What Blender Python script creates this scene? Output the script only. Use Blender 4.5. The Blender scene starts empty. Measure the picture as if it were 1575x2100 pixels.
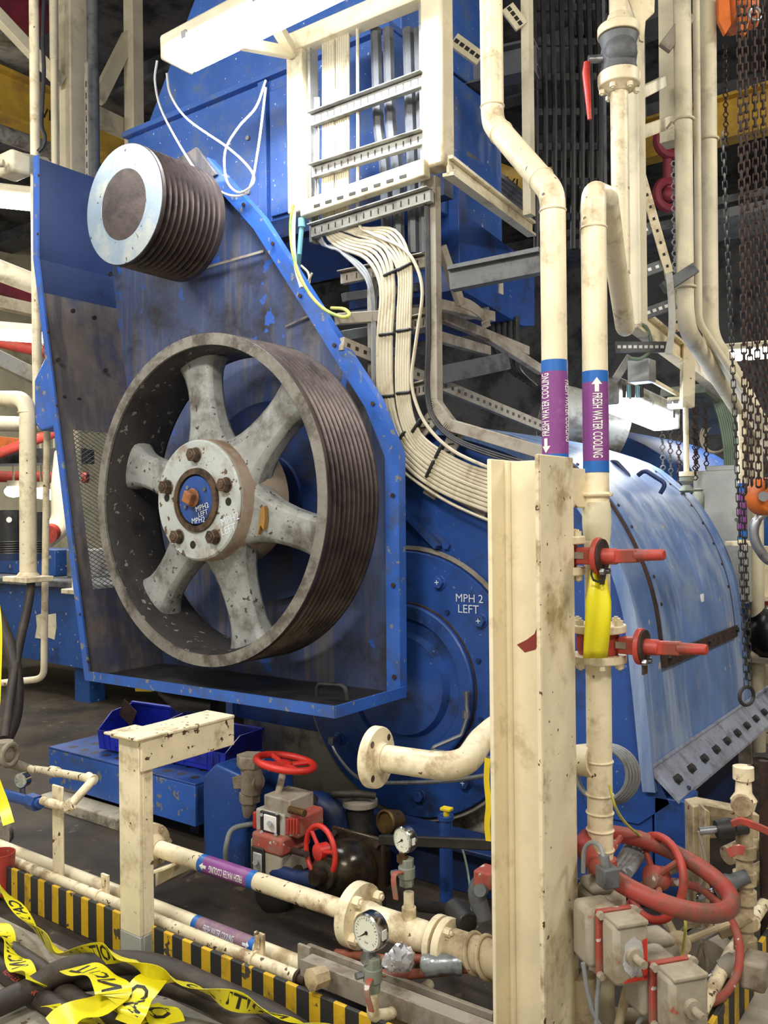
import bpy, bmesh, math, random
from mathutils import Vector as V, Matrix, Quaternion
random.seed(7)
SC = bpy.context.scene
COL = SC.collection
PI = math.pi
# ------------------------------------------------------------------ camera
CAMZ = 1.5; FPX = 1800.0
YAW, PIT, ROL = math.radians(36.3), math.radians(0.15), math.radians(-0.6)
_F = V((-math.sin(YAW)*math.cos(PIT), math.cos(YAW)*math.cos(PIT), math.sin(PIT)))
_R0 = V((math.cos(YAW), math.sin(YAW), 0)); _U0 = _R0.cross(_F)
_R = _R0*math.cos(ROL) + _U0*math.sin(ROL); _U = _U0*math.cos(ROL) - _R0*math.sin(ROL)
CP = V((0, 0, CAMZ))
cam = bpy.data.cameras.new('camera'); co = bpy.data.objects.new('camera', cam); COL.objects.link(co)
cam.sensor_fit = 'VERTICAL'; cam.sensor_height = 36; cam.lens = 36*FPX/2100; cam.clip_start = .05; cam.clip_end = 100
_m = Matrix((( _R.x, _U.x, -_F.x, CP.x), (_R.y, _U.y, -_F.y, CP.y), (_R.z, _U.z, -_F.z, CP.z), (0, 0, 0, 1)))
co.matrix_world = _m
SC.camera = co
# ------------------------------------------------------------------ world, lamps, exposure
SC.view_settings.view_transform = 'Standard'; SC.view_settings.look = 'None'
SC.view_settings.gamma = 1; SC.view_settings.use_curve_mapping = False
SC.view_settings.exposure = 0.1
wd = bpy.data.worlds.new('world'); SC.world = wd; wd.use_nodes = True
wd.node_tree.nodes['Background'].inputs[0].default_value = (1.0, .95, .86, 1)
wd.node_tree.nodes['Background'].inputs[1].default_value = .52
def area(name, loc, to, sx, sy, power, col=(1, .95, .85)):
    l = bpy.data.lights.new(name, 'AREA'); l.shape = 'RECTANGLE'; l.size = sx; l.size_y = sy; l.energy = power; l.color = col
    o = bpy.data.objects.new(name, l); COL.objects.link(o); o.location = loc
    o.rotation_euler = (V(to)-V(loc)).to_track_quat('-Z', 'Y').to_euler()
    return o
# unseen area lights: lamps over the walkway, plus fills added to brighten the hall
area('hall_fill_light', (-1.6, -.9, 4.1), (-2.2, 2.6, 1.2), 1.6, .3, 125, (1, .97, .9))
area('hall_fill_light', (.9, .3, 3.6), (-1.2, 3.0, 1.0), 1.4, .3, 60, (1, .93, .8))
area('hall_fill_light', (-4.6, .6, 4.2), (-3.4, 2.8, 1.0), 1.4, .3, 60, (1, .98, .93))  # unseen fill from the left
area('hall_fill_light', (1.6, 4.4, 4.2), (-.6, 4.2, .6), 1.4, .3, 90, (1, .95, .86))
area('hall_fill_light', (-8.0, 5.0, 5.0), (-7.4, 5.0, 0), 1.4, .3, 150, (1, .97, .88))  # fill added to lift the dark left background
area('hall_fill_light', (-1.2, 7.4, 5.1), (-1.4, 7.2, 0), 1.4, .3, 80, (1, .96, .88))  # unseen fill added for the dark right background

# ------------------------------------------------------------------ pixel of the 1575x2100 frame -> point of the place
def ray(x, y):
    return _F + _R*((x-787.5)/FPX) - _U*((y-1050)/FPX)
def aty(x, y, Y):
    r = ray(x, y); return CP + r*(Y/r.y)
def atx(x, y, X):
    r = ray(x, y); return CP + r*(X/r.x)
def atz(x, y, z):
    r = ray(x, y); return CP + r*((z-CAMZ)/r.z)
def atd(x, y, d):
    return CP + ray(x, y)*d
# ------------------------------------------------------------------ materials
def S(r, g, b):
    f = lambda c: (c/255/12.92 if c/255 <= .04045 else ((c/255+.055)/1.055)**2.4)
    return (f(r), f(g), f(b), 1)
MT = {}
def paint(name, col, rough=.45, metal=0., var=.12, dirt=None, chip=None, bump=.15, bscale=60, streak=None, spec=.5):
    """procedural paint: colour drift, dirt film (colour, amount, scale), chips (colour, amount, scale)"""
    m = bpy.data.materials.new(name); m.use_nodes = True; nt = m.node_tree; N = nt.nodes; L = nt.links
    b = N['Principled BSDF']; b.inputs['Roughness'].default_value = rough; b.inputs['Metallic'].default_value = metal
    b.inputs['Specular IOR Level'].default_value = spec
    tc = N.new('ShaderNodeTexCoord'); src = tc.outputs['Object']
    def noise(sc, det=4, ro=.6, vec=None):
        n = N.new('ShaderNodeTexNoise'); n.inputs['Scale'].default_value = sc; n.inputs['Detail'].default_value = det
        n.inputs['Roughness'].default_value = ro; L.new(vec or src, n.inputs['Vector']); return n.outputs['Fac']
    def ramp(fac, a, c):
        r = N.new('ShaderNodeMapRange'); r.inputs['From Min'].default_value = a; r.inputs['From Max'].default_value = c
        r.interpolation_type = 'SMOOTHSTEP'; L.new(fac, r.inputs['Value']); return r.outputs['Result']
    def mix(fac, A, B):
        x = N.new('ShaderNodeMix'); x.data_type = 'RGBA'
        if isinstance(fac, float): x.inputs['Factor'].default_value = fac
        else: L.new(fac, x.inputs['Factor'])
        for s, v in ((x.inputs['A'], A), (x.inputs['B'], B)):
            if isinstance(v, tuple): s.default_value = v
            else: L.new(v, s)
        return x.outputs['Result']
    lo = tuple(c*(1-var) for c in col[:3])+(1,); hi = tuple(min(1, c*(1+var)) for c in col[:3])+(1,)
    c = mix(ramp(noise(4, 5), .3, .7), lo, hi)
    if streak:
        mp = N.new('ShaderNodeMapping'); mp.inputs['Scale'].default_value = (streak[2], streak[2], streak[2]*.08); L.new(src, mp.inputs['Vector'])
        c = mix(ramp(noise(1, 5, .65, mp.outputs['Vector']), .5+(.5-streak[1])*.6-.10, .5+(.5-streak[1])*.6+.10), c, streak[0])
    if dirt:
        c = mix(ramp(noise(dirt[2], 8, .68), .5+(.5-dirt[1])*.5-.10, .5+(.5-dirt[1])*.5+.12), c, dirt[0])
    if chip:
        c = mix(ramp(noise(chip[2], 3, .55), .5+(.5-chip[1])*.66-.012, .5+(.5-chip[1])*.66+.012), c, chip[0])
    L.new(c, b.inputs['Base Color'])
    if bump:
        bp = N.new('ShaderNodeBump'); bp.inputs['Strength'].default_value = bump; bp.inputs['Distance'].default_value = .004
        L.new(noise(bscale, 4), bp.inputs['Height']); L.new(bp.outputs['Normal'], b.inputs['Normal'])
    MT[name] = m; return m
def emit(name, col, s):
    m = bpy.data.materials.new(name); m.use_nodes = True; b = m.node_tree.nodes['Principled BSDF']
    b.inputs['Base Color'].default_value = col; b.inputs['Emission Color'].default_value = col; b.inputs['Emission Strength'].default_value = s
    MT[name] = m; return m
GR = S(96, 88, 76)
paint('cream', S(232, 219, 186), .42, dirt=(S(166, 144, 106), .34, 7), chip=(S(98, 70, 54), .20, 38), bump=.12)
paint('cream_clean', S(230, 218, 186), .45, dirt=(S(176, 160, 126), .30, 4), bump=.08)
paint('cream_dusty', S(186, 168, 134), .75, dirt=(S(130, 110, 84), .44, 9), chip=(S(120, 66, 52), .2, 30), bump=.25)
paint('cream_chipped', S(228, 214, 180), .5, dirt=(S(150, 126, 92), .33, 10), chip=(S(88, 62, 50), .29, 34), bump=.25)
paint('cream_far', S(214, 204, 176), .6, dirt=(S(150, 140, 118), .3, 3), bump=0)
paint('wall_cream', S(222, 214, 182), .8, dirt=(S(170, 160, 128), .35, 2), bump=0)
paint('blue', S(40, 76, 146), .36, dirt=(S(40, 52, 78), .36, 5), chip=(S(104, 122, 156), .17, 44), bump=.12)
paint('blue_bright', S(54, 98, 182), .35, dirt=(S(70, 88, 126), .34, 9), chip=(S(128, 128, 128), .30, 22), bump=.12)
paint('blue_motor', S(62, 102, 180), .4, dirt=(S(92, 112, 150), .34, 8), chip=(S(200, 208, 222), .20, 44), bump=.1)
paint('blue_cover', S(88, 118, 170), .42, var=.2, streak=(S(146, 162, 190), .42, 7), dirt=(S(124, 140, 168), .38, 2.4), chip=(S(170, 160, 146), .21, 18), bump=.2, bscale=14)  # pale streaks and film paint the drum's bright highlight streaks into its colour
paint('blue_dark', S(20, 44, 92), .5, dirt=(S(30, 34, 44), .45, 5), bump=.1)
paint('blue_far', S(34, 76, 140), .5, dirt=(S(30, 48, 84), .4, 4), chip=(S(150, 150, 140), .26, 20), bump=.05)
paint('blue_plastic', S(34, 48, 176), .4, dirt=(S(28, 34, 90), .35, 9), bump=0)
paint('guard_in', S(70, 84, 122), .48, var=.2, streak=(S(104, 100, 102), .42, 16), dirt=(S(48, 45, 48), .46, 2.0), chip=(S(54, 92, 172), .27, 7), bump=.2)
paint('guard_side', S(104, 96, 92), .6, var=.2, streak=(S(76, 72, 76), .45, 12), dirt=(S(62, 66, 92), .40, 3), bump=.2)
paint('guard_top', S(28, 46, 88), .45, dirt=(S(36, 52, 96), .4, 5), bump=.05)
paint('oily', S(44, 42, 40), .45, dirt=(S(22, 20, 20), .45, 6), bump=.3)
paint('wheel_grey', S(150, 152, 148), .5, var=.18, dirt=(S(92, 86, 80), .42, 5), chip=(S(70, 64, 60), .27, 30), bump=.5, bscale=36)
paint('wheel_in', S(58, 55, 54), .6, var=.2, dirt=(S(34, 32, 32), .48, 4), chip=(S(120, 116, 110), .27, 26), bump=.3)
paint('wheel_edge', S(142, 138, 130), .45, metal=.3, dirt=(S(92, 86, 78), .48, 9), bump=.4)
paint('groove', S(84, 73, 70), .42, metal=.55, var=.25, dirt=(S(58, 50, 50), .45, 7), bump=.15)
paint('steel_face', S(150, 168, 186), .34, metal=.45, var=.1, dirt=(S(190, 196, 190), .42, 5), chip=(S(70, 70, 74), .24, 26), bump=.08)
paint('bore', S(136, 122, 110), .7, dirt=(S(112, 100, 92), .45, 5), bump=.15)
paint('hub_grey', S(176, 182, 178), .48, var=.1, dirt=(S(138, 116, 98), .36, 7), chip=(S(96, 76, 62), .28, 22), bump=.25)
paint('hub_side', S(150, 134, 118), .55, dirt=(S(118, 98, 82), .42, 6), bump=.25)
paint('ochre', S(150, 112, 54), .7, bump=.2)
paint('bolt_brown', S(104, 84, 68), .45, metal=.5, dirt=(S(62, 50, 42), .45, 20), bump=.2)
paint('rust', S(160, 98, 56), .7, dirt=(S(96, 66, 46), .42, 14), bump=.3)
paint('rust_dark', S(70, 52, 44), .75, metal=.3, dirt=(S(46, 36, 32), .45, 16), bump=.3)
paint('steel', S(158, 160, 164), .38, metal=.8, dirt=(S(104, 98, 92), .35, 9), bump=.1)
paint('galv', S(168, 168, 162), .55, metal=.35, dirt=(S(112, 106, 98), .42, 8), bump=.1)
paint('galv_dark', S(104, 106, 108), .6, metal=.3, dirt=(S(66, 66, 68), .42, 6), bump=.1)
paint('galv_dust', S(158, 150, 136), .7, metal=.1, dirt=(S(118, 106, 90), .42, 8), bump=.15)
paint('flange_steel', S(158, 164, 182), .34, metal=.25, dirt=(S(128, 128, 140), .42, 12), bump=.4, bscale=30)
paint('grey_far', S(104, 106, 110), .8, dirt=(S(52, 54, 62), .45, 2), bump=0)
paint('dark_far', S(98, 98, 102), .8, dirt=(S(30, 32, 38), .45, 2), bump=0)
paint('cable_cream', S(198, 188, 162), .5, var=.06, dirt=(S(160, 146, 118), .34, 8), bump=0)
paint('cable_white', S(222, 222, 220), .5, var=.05, bump=0)
paint('cable_grey', S(138, 140, 142), .5, dirt=(S(100, 98, 96), .4, 8), bump=0)
paint('cable_black', S(34, 34, 36), .5, dirt=(S(62, 58, 54), .35, 9), bump=.1)
paint('cable_green', S(112, 132, 112), .5, bump=0)
paint('cable_yellow', S(202, 192, 92), .5, dirt=(S(120, 160, 80), .4, 12), bump=0)
paint('cable_blue', S(110, 164, 178), .5, bump=0)
paint('rubber', S(50, 43, 37), .6, dirt=(S(74, 63, 52), .40, 7), bump=.25, bscale=40)
paint('rubber_pvc', S(92, 94, 98), .5, dirt=(S(66, 68, 74), .4, 6), bump=0)
paint('red', S(176, 62, 52), .5, dirt=(S(128, 62, 50), .38, 7), chip=(S(150, 134, 122), .20, 34), bump=.15)
paint('red_worn', S(160, 60, 50), .55, var=.2, dirt=(S(112, 74, 62), .42, 8), chip=(S(120, 96, 84), .2, 30), bump=.2)
paint('red_dusty', S(168, 74, 62), .68, var=.2, dirt=(S(132, 112, 94), .42, 7), chip=(S(196, 190, 182), .28, 22), bump=.25)
paint('red_bright', S(202, 48, 38), .42, dirt=(S(150, 48, 40), .34, 9), bump=.08)
paint('red_far', S(128, 40, 56), .6, dirt=(S(94, 34, 50), .4, 3), bump=0)
paint('orange', S(206, 106, 40), .5, dirt=(S(132, 70, 34), .4, 7), bump=.1)
paint('oxide', S(128, 48, 40), .6, bump=0)
paint('yellow_beam', S(206, 166, 62), .6, dirt=(S(170, 136, 66), .4, 3), bump=0)
paint('yellow', S(226, 196, 30), .5, dirt=(S(176, 146, 34), .3, 12), bump=.05)
paint('tape', S(226, 214, 30), .32, var=.05, dirt=(S(206, 194, 34), .25, 14), bump=.15, bscale=26)
paint('ink', S(30, 28, 20), .5, var=0, bump=0)
paint('ink_blue', S(30, 36, 70), .5, var=0, bump=0)
paint('white', S(232, 232, 226), .5, var=.03, bump=0)
paint('chalk', S(210, 216, 226), .8, var=.1, bump=0)
paint('lbl_purple', S(128, 66, 132), .38, var=.05, dirt=(S(142, 92, 140), .3, 12), bump=0)
paint('lbl_purple_dusty', S(128, 96, 118), .55, var=.05, dirt=(S(150, 128, 124), .4, 12), bump=0)
paint('lbl_blue', S(36, 100, 178), .38, var=.05, bump=0)
paint('chrome', S(200, 200, 198), .18, metal=1., dirt=(S(150, 140, 128), .3, 12), bump=0)
paint('dial', S(222, 224, 206), .4, var=.03, bump=0)
paint('cast_dusty', S(150, 140, 122), .75, dirt=(S(108, 96, 82), .44, 9), bump=.3)
paint('alu_paint', S(178, 176, 166), .6, dirt=(S(146, 132, 110), .42, 8), chip=(S(176, 70, 58), .29, 16), bump=.2)
paint('alu_dusty', S(168, 160, 142), .75, dirt=(S(136, 122, 100), .42, 7), chip=(S(164, 74, 64), .24, 14), bump=.2)
paint('oil_brown', S(62, 52, 38), .22, metal=.3, dirt=(S(30, 26, 22), .48, 6), bump=.15)
paint('bronze', S(112, 88, 48), .4, metal=.5, dirt=(S(70, 54, 34), .45, 8), bump=.1)
paint('red_hose', S(150, 84, 62), .55, dirt=(S(112, 68, 54), .4, 12), bump=.2)
paint('duct_tape', S(140, 144, 146), .3, metal=.4, dirt=(S(96, 98, 100), .4, 12), bump=.5, bscale=30)
paint('foil', S(200, 200, 204), .3, metal=.3, dirt=(S(120, 120, 126), .36, 18), bump=.8, bscale=24)
paint('floor', S(158, 152, 138), .75, var=.1, dirt=(S(112, 100, 84), .40, 2.4), chip=(S(92, 76, 62), .24, 16), bump=.25, bscale=26)
paint('bund', S(60, 50, 38), .7, var=.25, dirt=(S(34, 29, 24), .46, 3), chip=(S(92, 80, 62), .22, 16), bump=.4, bscale=18)
paint('beige_stain', S(196, 188, 168), .7, var=.15, dirt=(S(84, 78, 68), .42, 4), bump=.2)
paint('cabinet', S(176, 178, 174), .5, metal=.25, dirt=(S(140, 140, 134), .35, 3), bump=.05)
paint('green_grey', S(130, 136, 124), .6, dirt=(S(90, 100, 86), .4, 8), bump=.1)
paint('plaster', S(214, 206, 178), .8, dirt=(S(150, 140, 110), .3, 10), bump=.3)
paint('black_bag', S(22, 23, 26), .28, bump=.8, bscale=12)
emit('tube_cool', (.93, .96, 1, 1), 10)
emit('tube_soft', (1, .97, .88, 1), 12)
def stripe_mat(name, axis, period, off):
    m = paint(name, S(206, 166, 34), .6, dirt=(S(120, 98, 40), .34, 9), chip=(S(78, 70, 56), .31, 14), bump=.25)
    nt = m.node_tree; N = nt.nodes; L = nt.links; b = N['Principled BSDF']; src = b.inputs['Base Color'].links[0].from_socket
    g = N.new('ShaderNodeNewGeometry'); sx = N.new('ShaderNodeSeparateXYZ'); L.new(g.outputs['Position'], sx.inputs[0])
    a = N.new('ShaderNodeMath'); a.operation = 'ADD'; a.inputs[1].default_value = 50*period-off; L.new(sx.outputs[axis], a.inputs[0])
    md = N.new('ShaderNodeMath'); md.operation = 'MODULO'; md.inputs[1].default_value = period; L.new(a.outputs[0], md.inputs[0])
    gt = N.new('ShaderNodeMath'); gt.operation = 'GREATER_THAN'; gt.inputs[1].default_value = period*.46; L.new(md.outputs[0], gt.inputs[0])
    dk = paint(name+'_dark', S(44, 44, 44), .6, dirt=(S(92, 86, 76), .38, 8))
    x = N.new('ShaderNodeMix'); x.data_type = 'RGBA'; L.new(gt.outputs[0], x.inputs['Factor']); L.new(src, x.inputs['A']); x.inputs['B'].default_value = S(46, 45, 44)
    L.new(x.outputs['Result'], b.inputs['Base Color']); return m
stripe_mat('hazard_x', 0, .0915, -3.25); stripe_mat('hazard_y', 1, .11, 0)

# ------------------------------------------------------------------ mesh builder
def fil(pts, r, seg=5):
    """round the corners of a polyline"""
    pts = [V(p) for p in pts]; out = [pts[0]]
    for i in range(1, len(pts)-1):
        a, p, b = pts[i-1], pts[i], pts[i+1]; d1 = (a-p); d2 = (b-p); l1, l2 = d1.length, d2.length
        if l1 < 1e-6 or l2 < 1e-6: continue
        d1 /= l1; d2 /= l2; th = PI-d1.angle(d2, 0)
        t = min(r*math.tan(min(th, 3.0)/2), l1*.49, l2*.49)
        A, B = p+d1*t, p+d2*t
        for k in range(seg+1):
            u = k/seg; out.append(A*(1-u)**2+p*2*u*(1-u)+B*u*u)
    out.append(pts[-1]); return out
def spl(pts, n=6):
    pts = [V(p) for p in pts]; q = [pts[0]*2-pts[1]]+pts+[pts[-1]*2-pts[-2]]; out = []
    for i in range(1, len(q)-2):
        a, b, c, d = q[i-1:i+3]
        for k in range(n):
            t = k/n; out.append(.5*((2*b)+(c-a)*t+(2*a-5*b+4*c-d)*t*t+(3*b-a-3*c+d)*t**3))
    out.append(pts[-1]); return out
def frame(axis):
    a = V(axis).normalized(); u = a.cross(V((0, 0, 1)))
    if u.length < 1e-3: u = a.cross(V((1, 0, 0)))
    u.normalize(); return u, a.cross(u), a
class MB:
    def __init__(s): s.v = []; s.f = []
    def add(s, vs, fs):
        o = len(s.v); s.v += [V(x) for x in vs]; s.f += [tuple(i+o for i in f) for f in fs]; return s
    def box(s, c, d, R=None):
        c = V(c); h = V(d)/2; vs = []
        for x in (-1, 1):
            for y in (-1, 1):
                for z in (-1, 1):
                    p = V((x*h.x, y*h.y, z*h.z)); vs.append(c+(R@p if R else p))
        return s.add(vs, [(0, 1, 3, 2), (4, 6, 7, 5), (0, 4, 5, 1), (2, 3, 7, 6), (0, 2, 6, 4), (1, 5, 7, 3)])
    def bx(s, x0, x1, y0, y1, z0, z1):
        return s.box(((x0+x1)/2, (y0+y1)/2, (z0+z1)/2), (abs(x1-x0), abs(y1-y0), abs(z1-z0)))
    def bar(s, p0, p1, w, h, up=(0, 0, 1)):
        """rectangular bar from p0 to p1, w across, h along up"""
        p0 = V(p0); p1 = V(p1); a = (p1-p0); l = a.length; a = a/l; u = V(up); u = (u-a*u.dot(a))
        if u.length < 1e-4: u = V((1, 0, 0))-a*a.x
        u.normalize(); sd = a.cross(u)
        return s.box((p0+p1)/2, (l, w, h), Matrix((a, sd, u)).transposed())
    def tube(s, pts, r, n=12, caps=True):
        pts = [V(p) for p in pts]; pts = [p for i, p in enumerate(pts) if i == 0 or (p-pts[i-1]).length > 1e-5]
        m = len(pts); rr = r if isinstance(r, (list, tuple)) else [r]*m
        tg = [((pts[min(i+1, m-1)]-pts[i]).normalized()+(pts[i]-pts[max(i-1, 0)]).normalized()).normalized() for i in range(m)]
        u, w, _ = frame(tg[0]); vs = []; fs = []; pt = tg[0]
        for i in range(m):
            if i:
                q = pt.rotation_difference(tg[i]); u = q@u; pt = tg[i]
            w = tg[i].cross(u)
            k = 1.
            if 0 < i < m-1:
                cs = (pts[i]-pts[i-1]).normalized().dot(tg[i]); k = 1/max(cs, .6)
            for j in range(n):
                a = 2*PI*j/n; vs.append(pts[i]+(u*math.cos(a)+w*math.sin(a))*rr[min(i, len(rr)-1)]*(1+(k-1)*.5))
        for i in range(m-1):
            for j in range(n):
                fs.append((i*n+j, i*n+(j+1) % n, (i+1)*n+(j+1) % n, (i+1)*n+j))
        if caps: fs += [tuple(range(n-1, -1, -1)), tuple(range((m-1)*n, m*n))]
        return s.add(vs, fs)
    def cyl(s, p0, p1, r, r1=None, n=16): return s.tube([p0, p1], [r, r if r1 is None else r1], n)
    def lathe(s, o, axis, prof, n=24, a0=0., a1=2*PI, closed=False, caps=True):
        """profile [(radius, height along axis)]"""
        o = V(o); u, w, a = frame(axis); full = abs(a1-a0-2*PI) < 1e-6; k = n if full else n+1; vs = []; fs = []; m = len(prof)
        for r, h in prof:
            for j in range(k):
                t = a0+(a1-a0)*j/n; vs.append(o+a*h+(u*math.cos(t)+w*math.sin(t))*r)
        for i in range(m if closed else m-1):
            i2 = (i+1) % m
            for j in range(n):
                j2 = (j+1) % k; fs.append((i*k+j, i*k+j2, i2*k+j2, i2*k+j))
        if not closed and full and caps:
            if prof[0][0] > 1e-5: fs.append(tuple(range(k-1, -1, -1)))
            if prof[-1][0] > 1e-5: fs.append(tuple(range((m-1)*k, m*k)))
        return s.add(vs, fs)
    def prism(s, poly, vec):
        p = [V(x) for x in poly]; v = V(vec); n = len(p)
        return s.add(p+[x+v for x in p], [tuple(range(n-1, -1, -1)), tuple(range(n, 2*n))]+[(i, (i+1) % n, n+(i+1) % n, n+i) for i in range(n)])
    def torus(s, c, axis, R, r, n=28, k=10, a0=0., a1=2*PI):
        u, w, a = frame(axis); c = V(c)
        full = abs(a1-a0-2*PI) < 1e-6
        if full:
            vs = []; fs = []
            for i in range(n):
                t = 2*PI*i/n; d = u*math.cos(t)+w*math.sin(t)
                for j in range(k):
                    q = 2*PI*j/k; vs.append(c+d*(R+r*math.cos(q))+a*r*math.sin(q))
            for i in range(n):
                for j in range(k):
                    fs.append((i*k+j, ((i+1) % n)*k+j, ((i+1) % n)*k+(j+1) % k, i*k+(j+1) % k))
            return s.add(vs, fs)
        return s.tube([c+(u*math.cos(a0+(a1-a0)*i/n)+w*math.sin(a0+(a1-a0)*i/n))*R for i in range(n+1)], r, k)
    def sph(s, c, r, n=14, sc=(1, 1, 1)):
        o = len(s.v); s.lathe((0, 0, 0), (0, 0, 1), [(max(1e-4, r*math.sin(PI*i/(n//2))), -r*math.cos(PI*i/(n//2))) for i in range(n//2+1)], n)
        for i in range(o, len(s.v)): p = s.v[i]; s.v[i] = V(c)+V((p.x*sc[0], p.y*sc[1], p.z*sc[2]))
        return s
    def hexa(s, c, axis, r, h):
        a = V(axis).normalized(); return s.cyl(c, V(c)+a*h, r, n=6)
    def strip(s, pts, ups, w, t=.0012):
        """ribbon along pts; ups = width direction at each point"""
        m = len(pts); vs = []; fs = []
        for i in range(m):
            tg = (V(pts[min(i+1, m-1)])-V(pts[max(i-1, 0)])).normalized(); u = V(ups[i]); u = (u-tg*u.dot(tg)).normalized(); nn = tg.cross(u)
            for a, b in ((-1, -1), (1, -1), (1, 1), (-1, 1)): vs.append(V(pts[i])+u*a*w/2+nn*b*t/2)
        for i in range(m-1):
            for j in range(4): fs.append((i*4+j, i*4+(j+1) % 4, i*4+4+(j+1) % 4, i*4+4+j))
        fs += [(3, 2, 1, 0), tuple(range(m*4-4, m*4))]
        return s.add(vs, fs)
    def mesh(s, name, mat, org=(0, 0, 0), ang=38):
        me = bpy.data.meshes.new(name); o = V(org)
        me.from_pydata([tuple(p-o) for p in s.v], [], s.f)
        bm = bmesh.new(); bm.from_mesh(me); bmesh.ops.recalc_face_normals(bm, faces=bm.faces); bm.to_mesh(me); bm.free()
        me.materials.append(MT[mat] if isinstance(mat, str) else mat)
        me.polygons.foreach_set('use_smooth', [True]*len(me.polygons)); me.set_sharp_from_angle(angle=math.radians(ang))
        return me
def lnk(name, data, parent=None, loc=(0, 0, 0)):
    o = bpy.data.objects.new(name, data); COL.objects.link(o); o.location = loc
    if parent: o.parent = parent
    return o
def WL(o):
    p = V((0, 0, 0))
    while o: p += o.location; o = o.parent
    return p
def bev(o, w, seg=2):
    if w:
        m = o.modifiers.new('bevel', 'BEVEL'); m.width = w; m.segments = seg; m.limit_method = 'ANGLE'; m.angle_limit = math.radians(40)
    return o
def part(par, name, mb, mat, bv=0, label=None, kind=None):
    o = lnk(name, mb.mesh(name, mat, WL(par)), par); bev(o, bv)
    if label: o['label'] = label
    if kind: o['kind'] = kind
    return o
def tag(o, label, cat, group=None):
    o['label'] = label; o['category'] = cat
    if group: o['group'] = group
    return o
def T(name, label, cat, p, group=None):
    e = lnk(name, None, None, V(p)); e.empty_display_size = .05; return tag(e, label, cat, group)
def one(name, mb, mat, label, cat, group=None, bv=0):
    xs = [p.x for p in mb.v]; ys = [p.y for p in mb.v]; zs = [p.z for p in mb.v]
    org = V(((min(xs)+max(xs))/2, (min(ys)+max(ys))/2, min(zs)))
    o = lnk(name, mb.mesh(name, mat, org), None, org); bev(o, bv); return tag(o, label, cat, group)
def struct(name, mb, mat, parent=None, bv=0):
    o = lnk(name, mb.mesh(name, mat, WL(parent) if parent else (0, 0, 0)), parent); bev(o, bv)
    if not parent: o['kind'] = 'structure'
    return o
def kids(par, name, src, spots):
    """copies of one part mesh (shared data) at offsets from the source's place"""
    for d in spots:
        c = src.copy(); COL.objects.link(c); c.name = name; c.parent = src.parent; c.location = src.location+V(d)
_tc = {}
def text(par, name, s, size, fn, mat, align='CENTER', bold=0., cuts=False):
    """flat lettering: fn maps text-plane (x, y) to a point of the place"""
    key = (s, align, bold, cuts)
    if key not in _tc:
        cu = bpy.data.curves.new('t', 'FONT'); cu.body = s; cu.size = 1; cu.align_x = align; cu.align_y = 'CENTER'; cu.resolution_u = 2; cu.offset = bold
        ob = bpy.data.objects.new('t', cu); COL.objects.link(ob); dg = bpy.context.evaluated_depsgraph_get()
        me = bpy.data.meshes.new_from_object(ob.evaluated_get(dg)); bpy.data.objects.remove(ob)
        if cuts:
            bm = bmesh.new(); bm.from_mesh(me)
            for k in range(-5, 6): bmesh.ops.bisect_plane(bm, geom=bm.verts[:]+bm.edges[:]+bm.faces[:], plane_co=(0, k*.08, 0), plane_no=(0, 1, 0))
            bm.to_mesh(me); bm.free()
        _tc[key] = ([tuple(v.co) for v in me.vertices], [tuple(p.vertices) for p in me.polygons])
    vs, fs = _tc[key]; mb = MB(); mb.add([fn(x*size, y*size) for x, y, z in vs], fs)
    me = bpy.data.meshes.new(name); o = WL(par) if par else V((0, 0, 0)); me.from_pydata([tuple(p-o) for p in mb.v], [], mb.f); me.materials.append(MT[mat])
    return lnk(name, me, par)
def plane_fn(c, ux, uy):
    c = V(c); ux = V(ux).normalized(); uy = V(uy).normalized(); return lambda x, y: c+ux*x+uy*y
def pipe_fn(p0, axis, r, ang, flip=1):
    """lettering wrapped round a pipe: text runs along axis, letters' height goes round it"""
    u, w, a = frame(axis); p0 = V(p0)
    return lambda x, y: p0+a*x*flip+(u*math.cos(ang-flip*y/r)+w*math.sin(ang-flip*y/r))*(r+.0006)
def ang_to(axis, p, q):
    u, w, a = frame(axis); d = V(q)-V(p); return math.atan2(d.dot(w), d.dot(u))
def flange(mb, c, axis, R, t, nb=0):
    return mb.lathe(c, axis, [(R, -t/2), (R, t/2)], 28)
def bolts_on(par, c, axis, R, nb, br, bh, mat, a0=0.):
    u, w, a = frame(axis); c = V(c); src = None
    for i in range(nb):
        t = a0+2*PI*i/nb; d = (u*math.cos(t)+w*math.sin(t))*R
        if src is None: src = part(par, 'bolt', MB().hexa(c+d, a, br, bh).cyl(c+d+a*bh*.9, c+d+a*bh*1.3, br*.5, n=8), mat); d0 = d
        else: kids(par, 'bolt', src, [d-d0])
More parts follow.
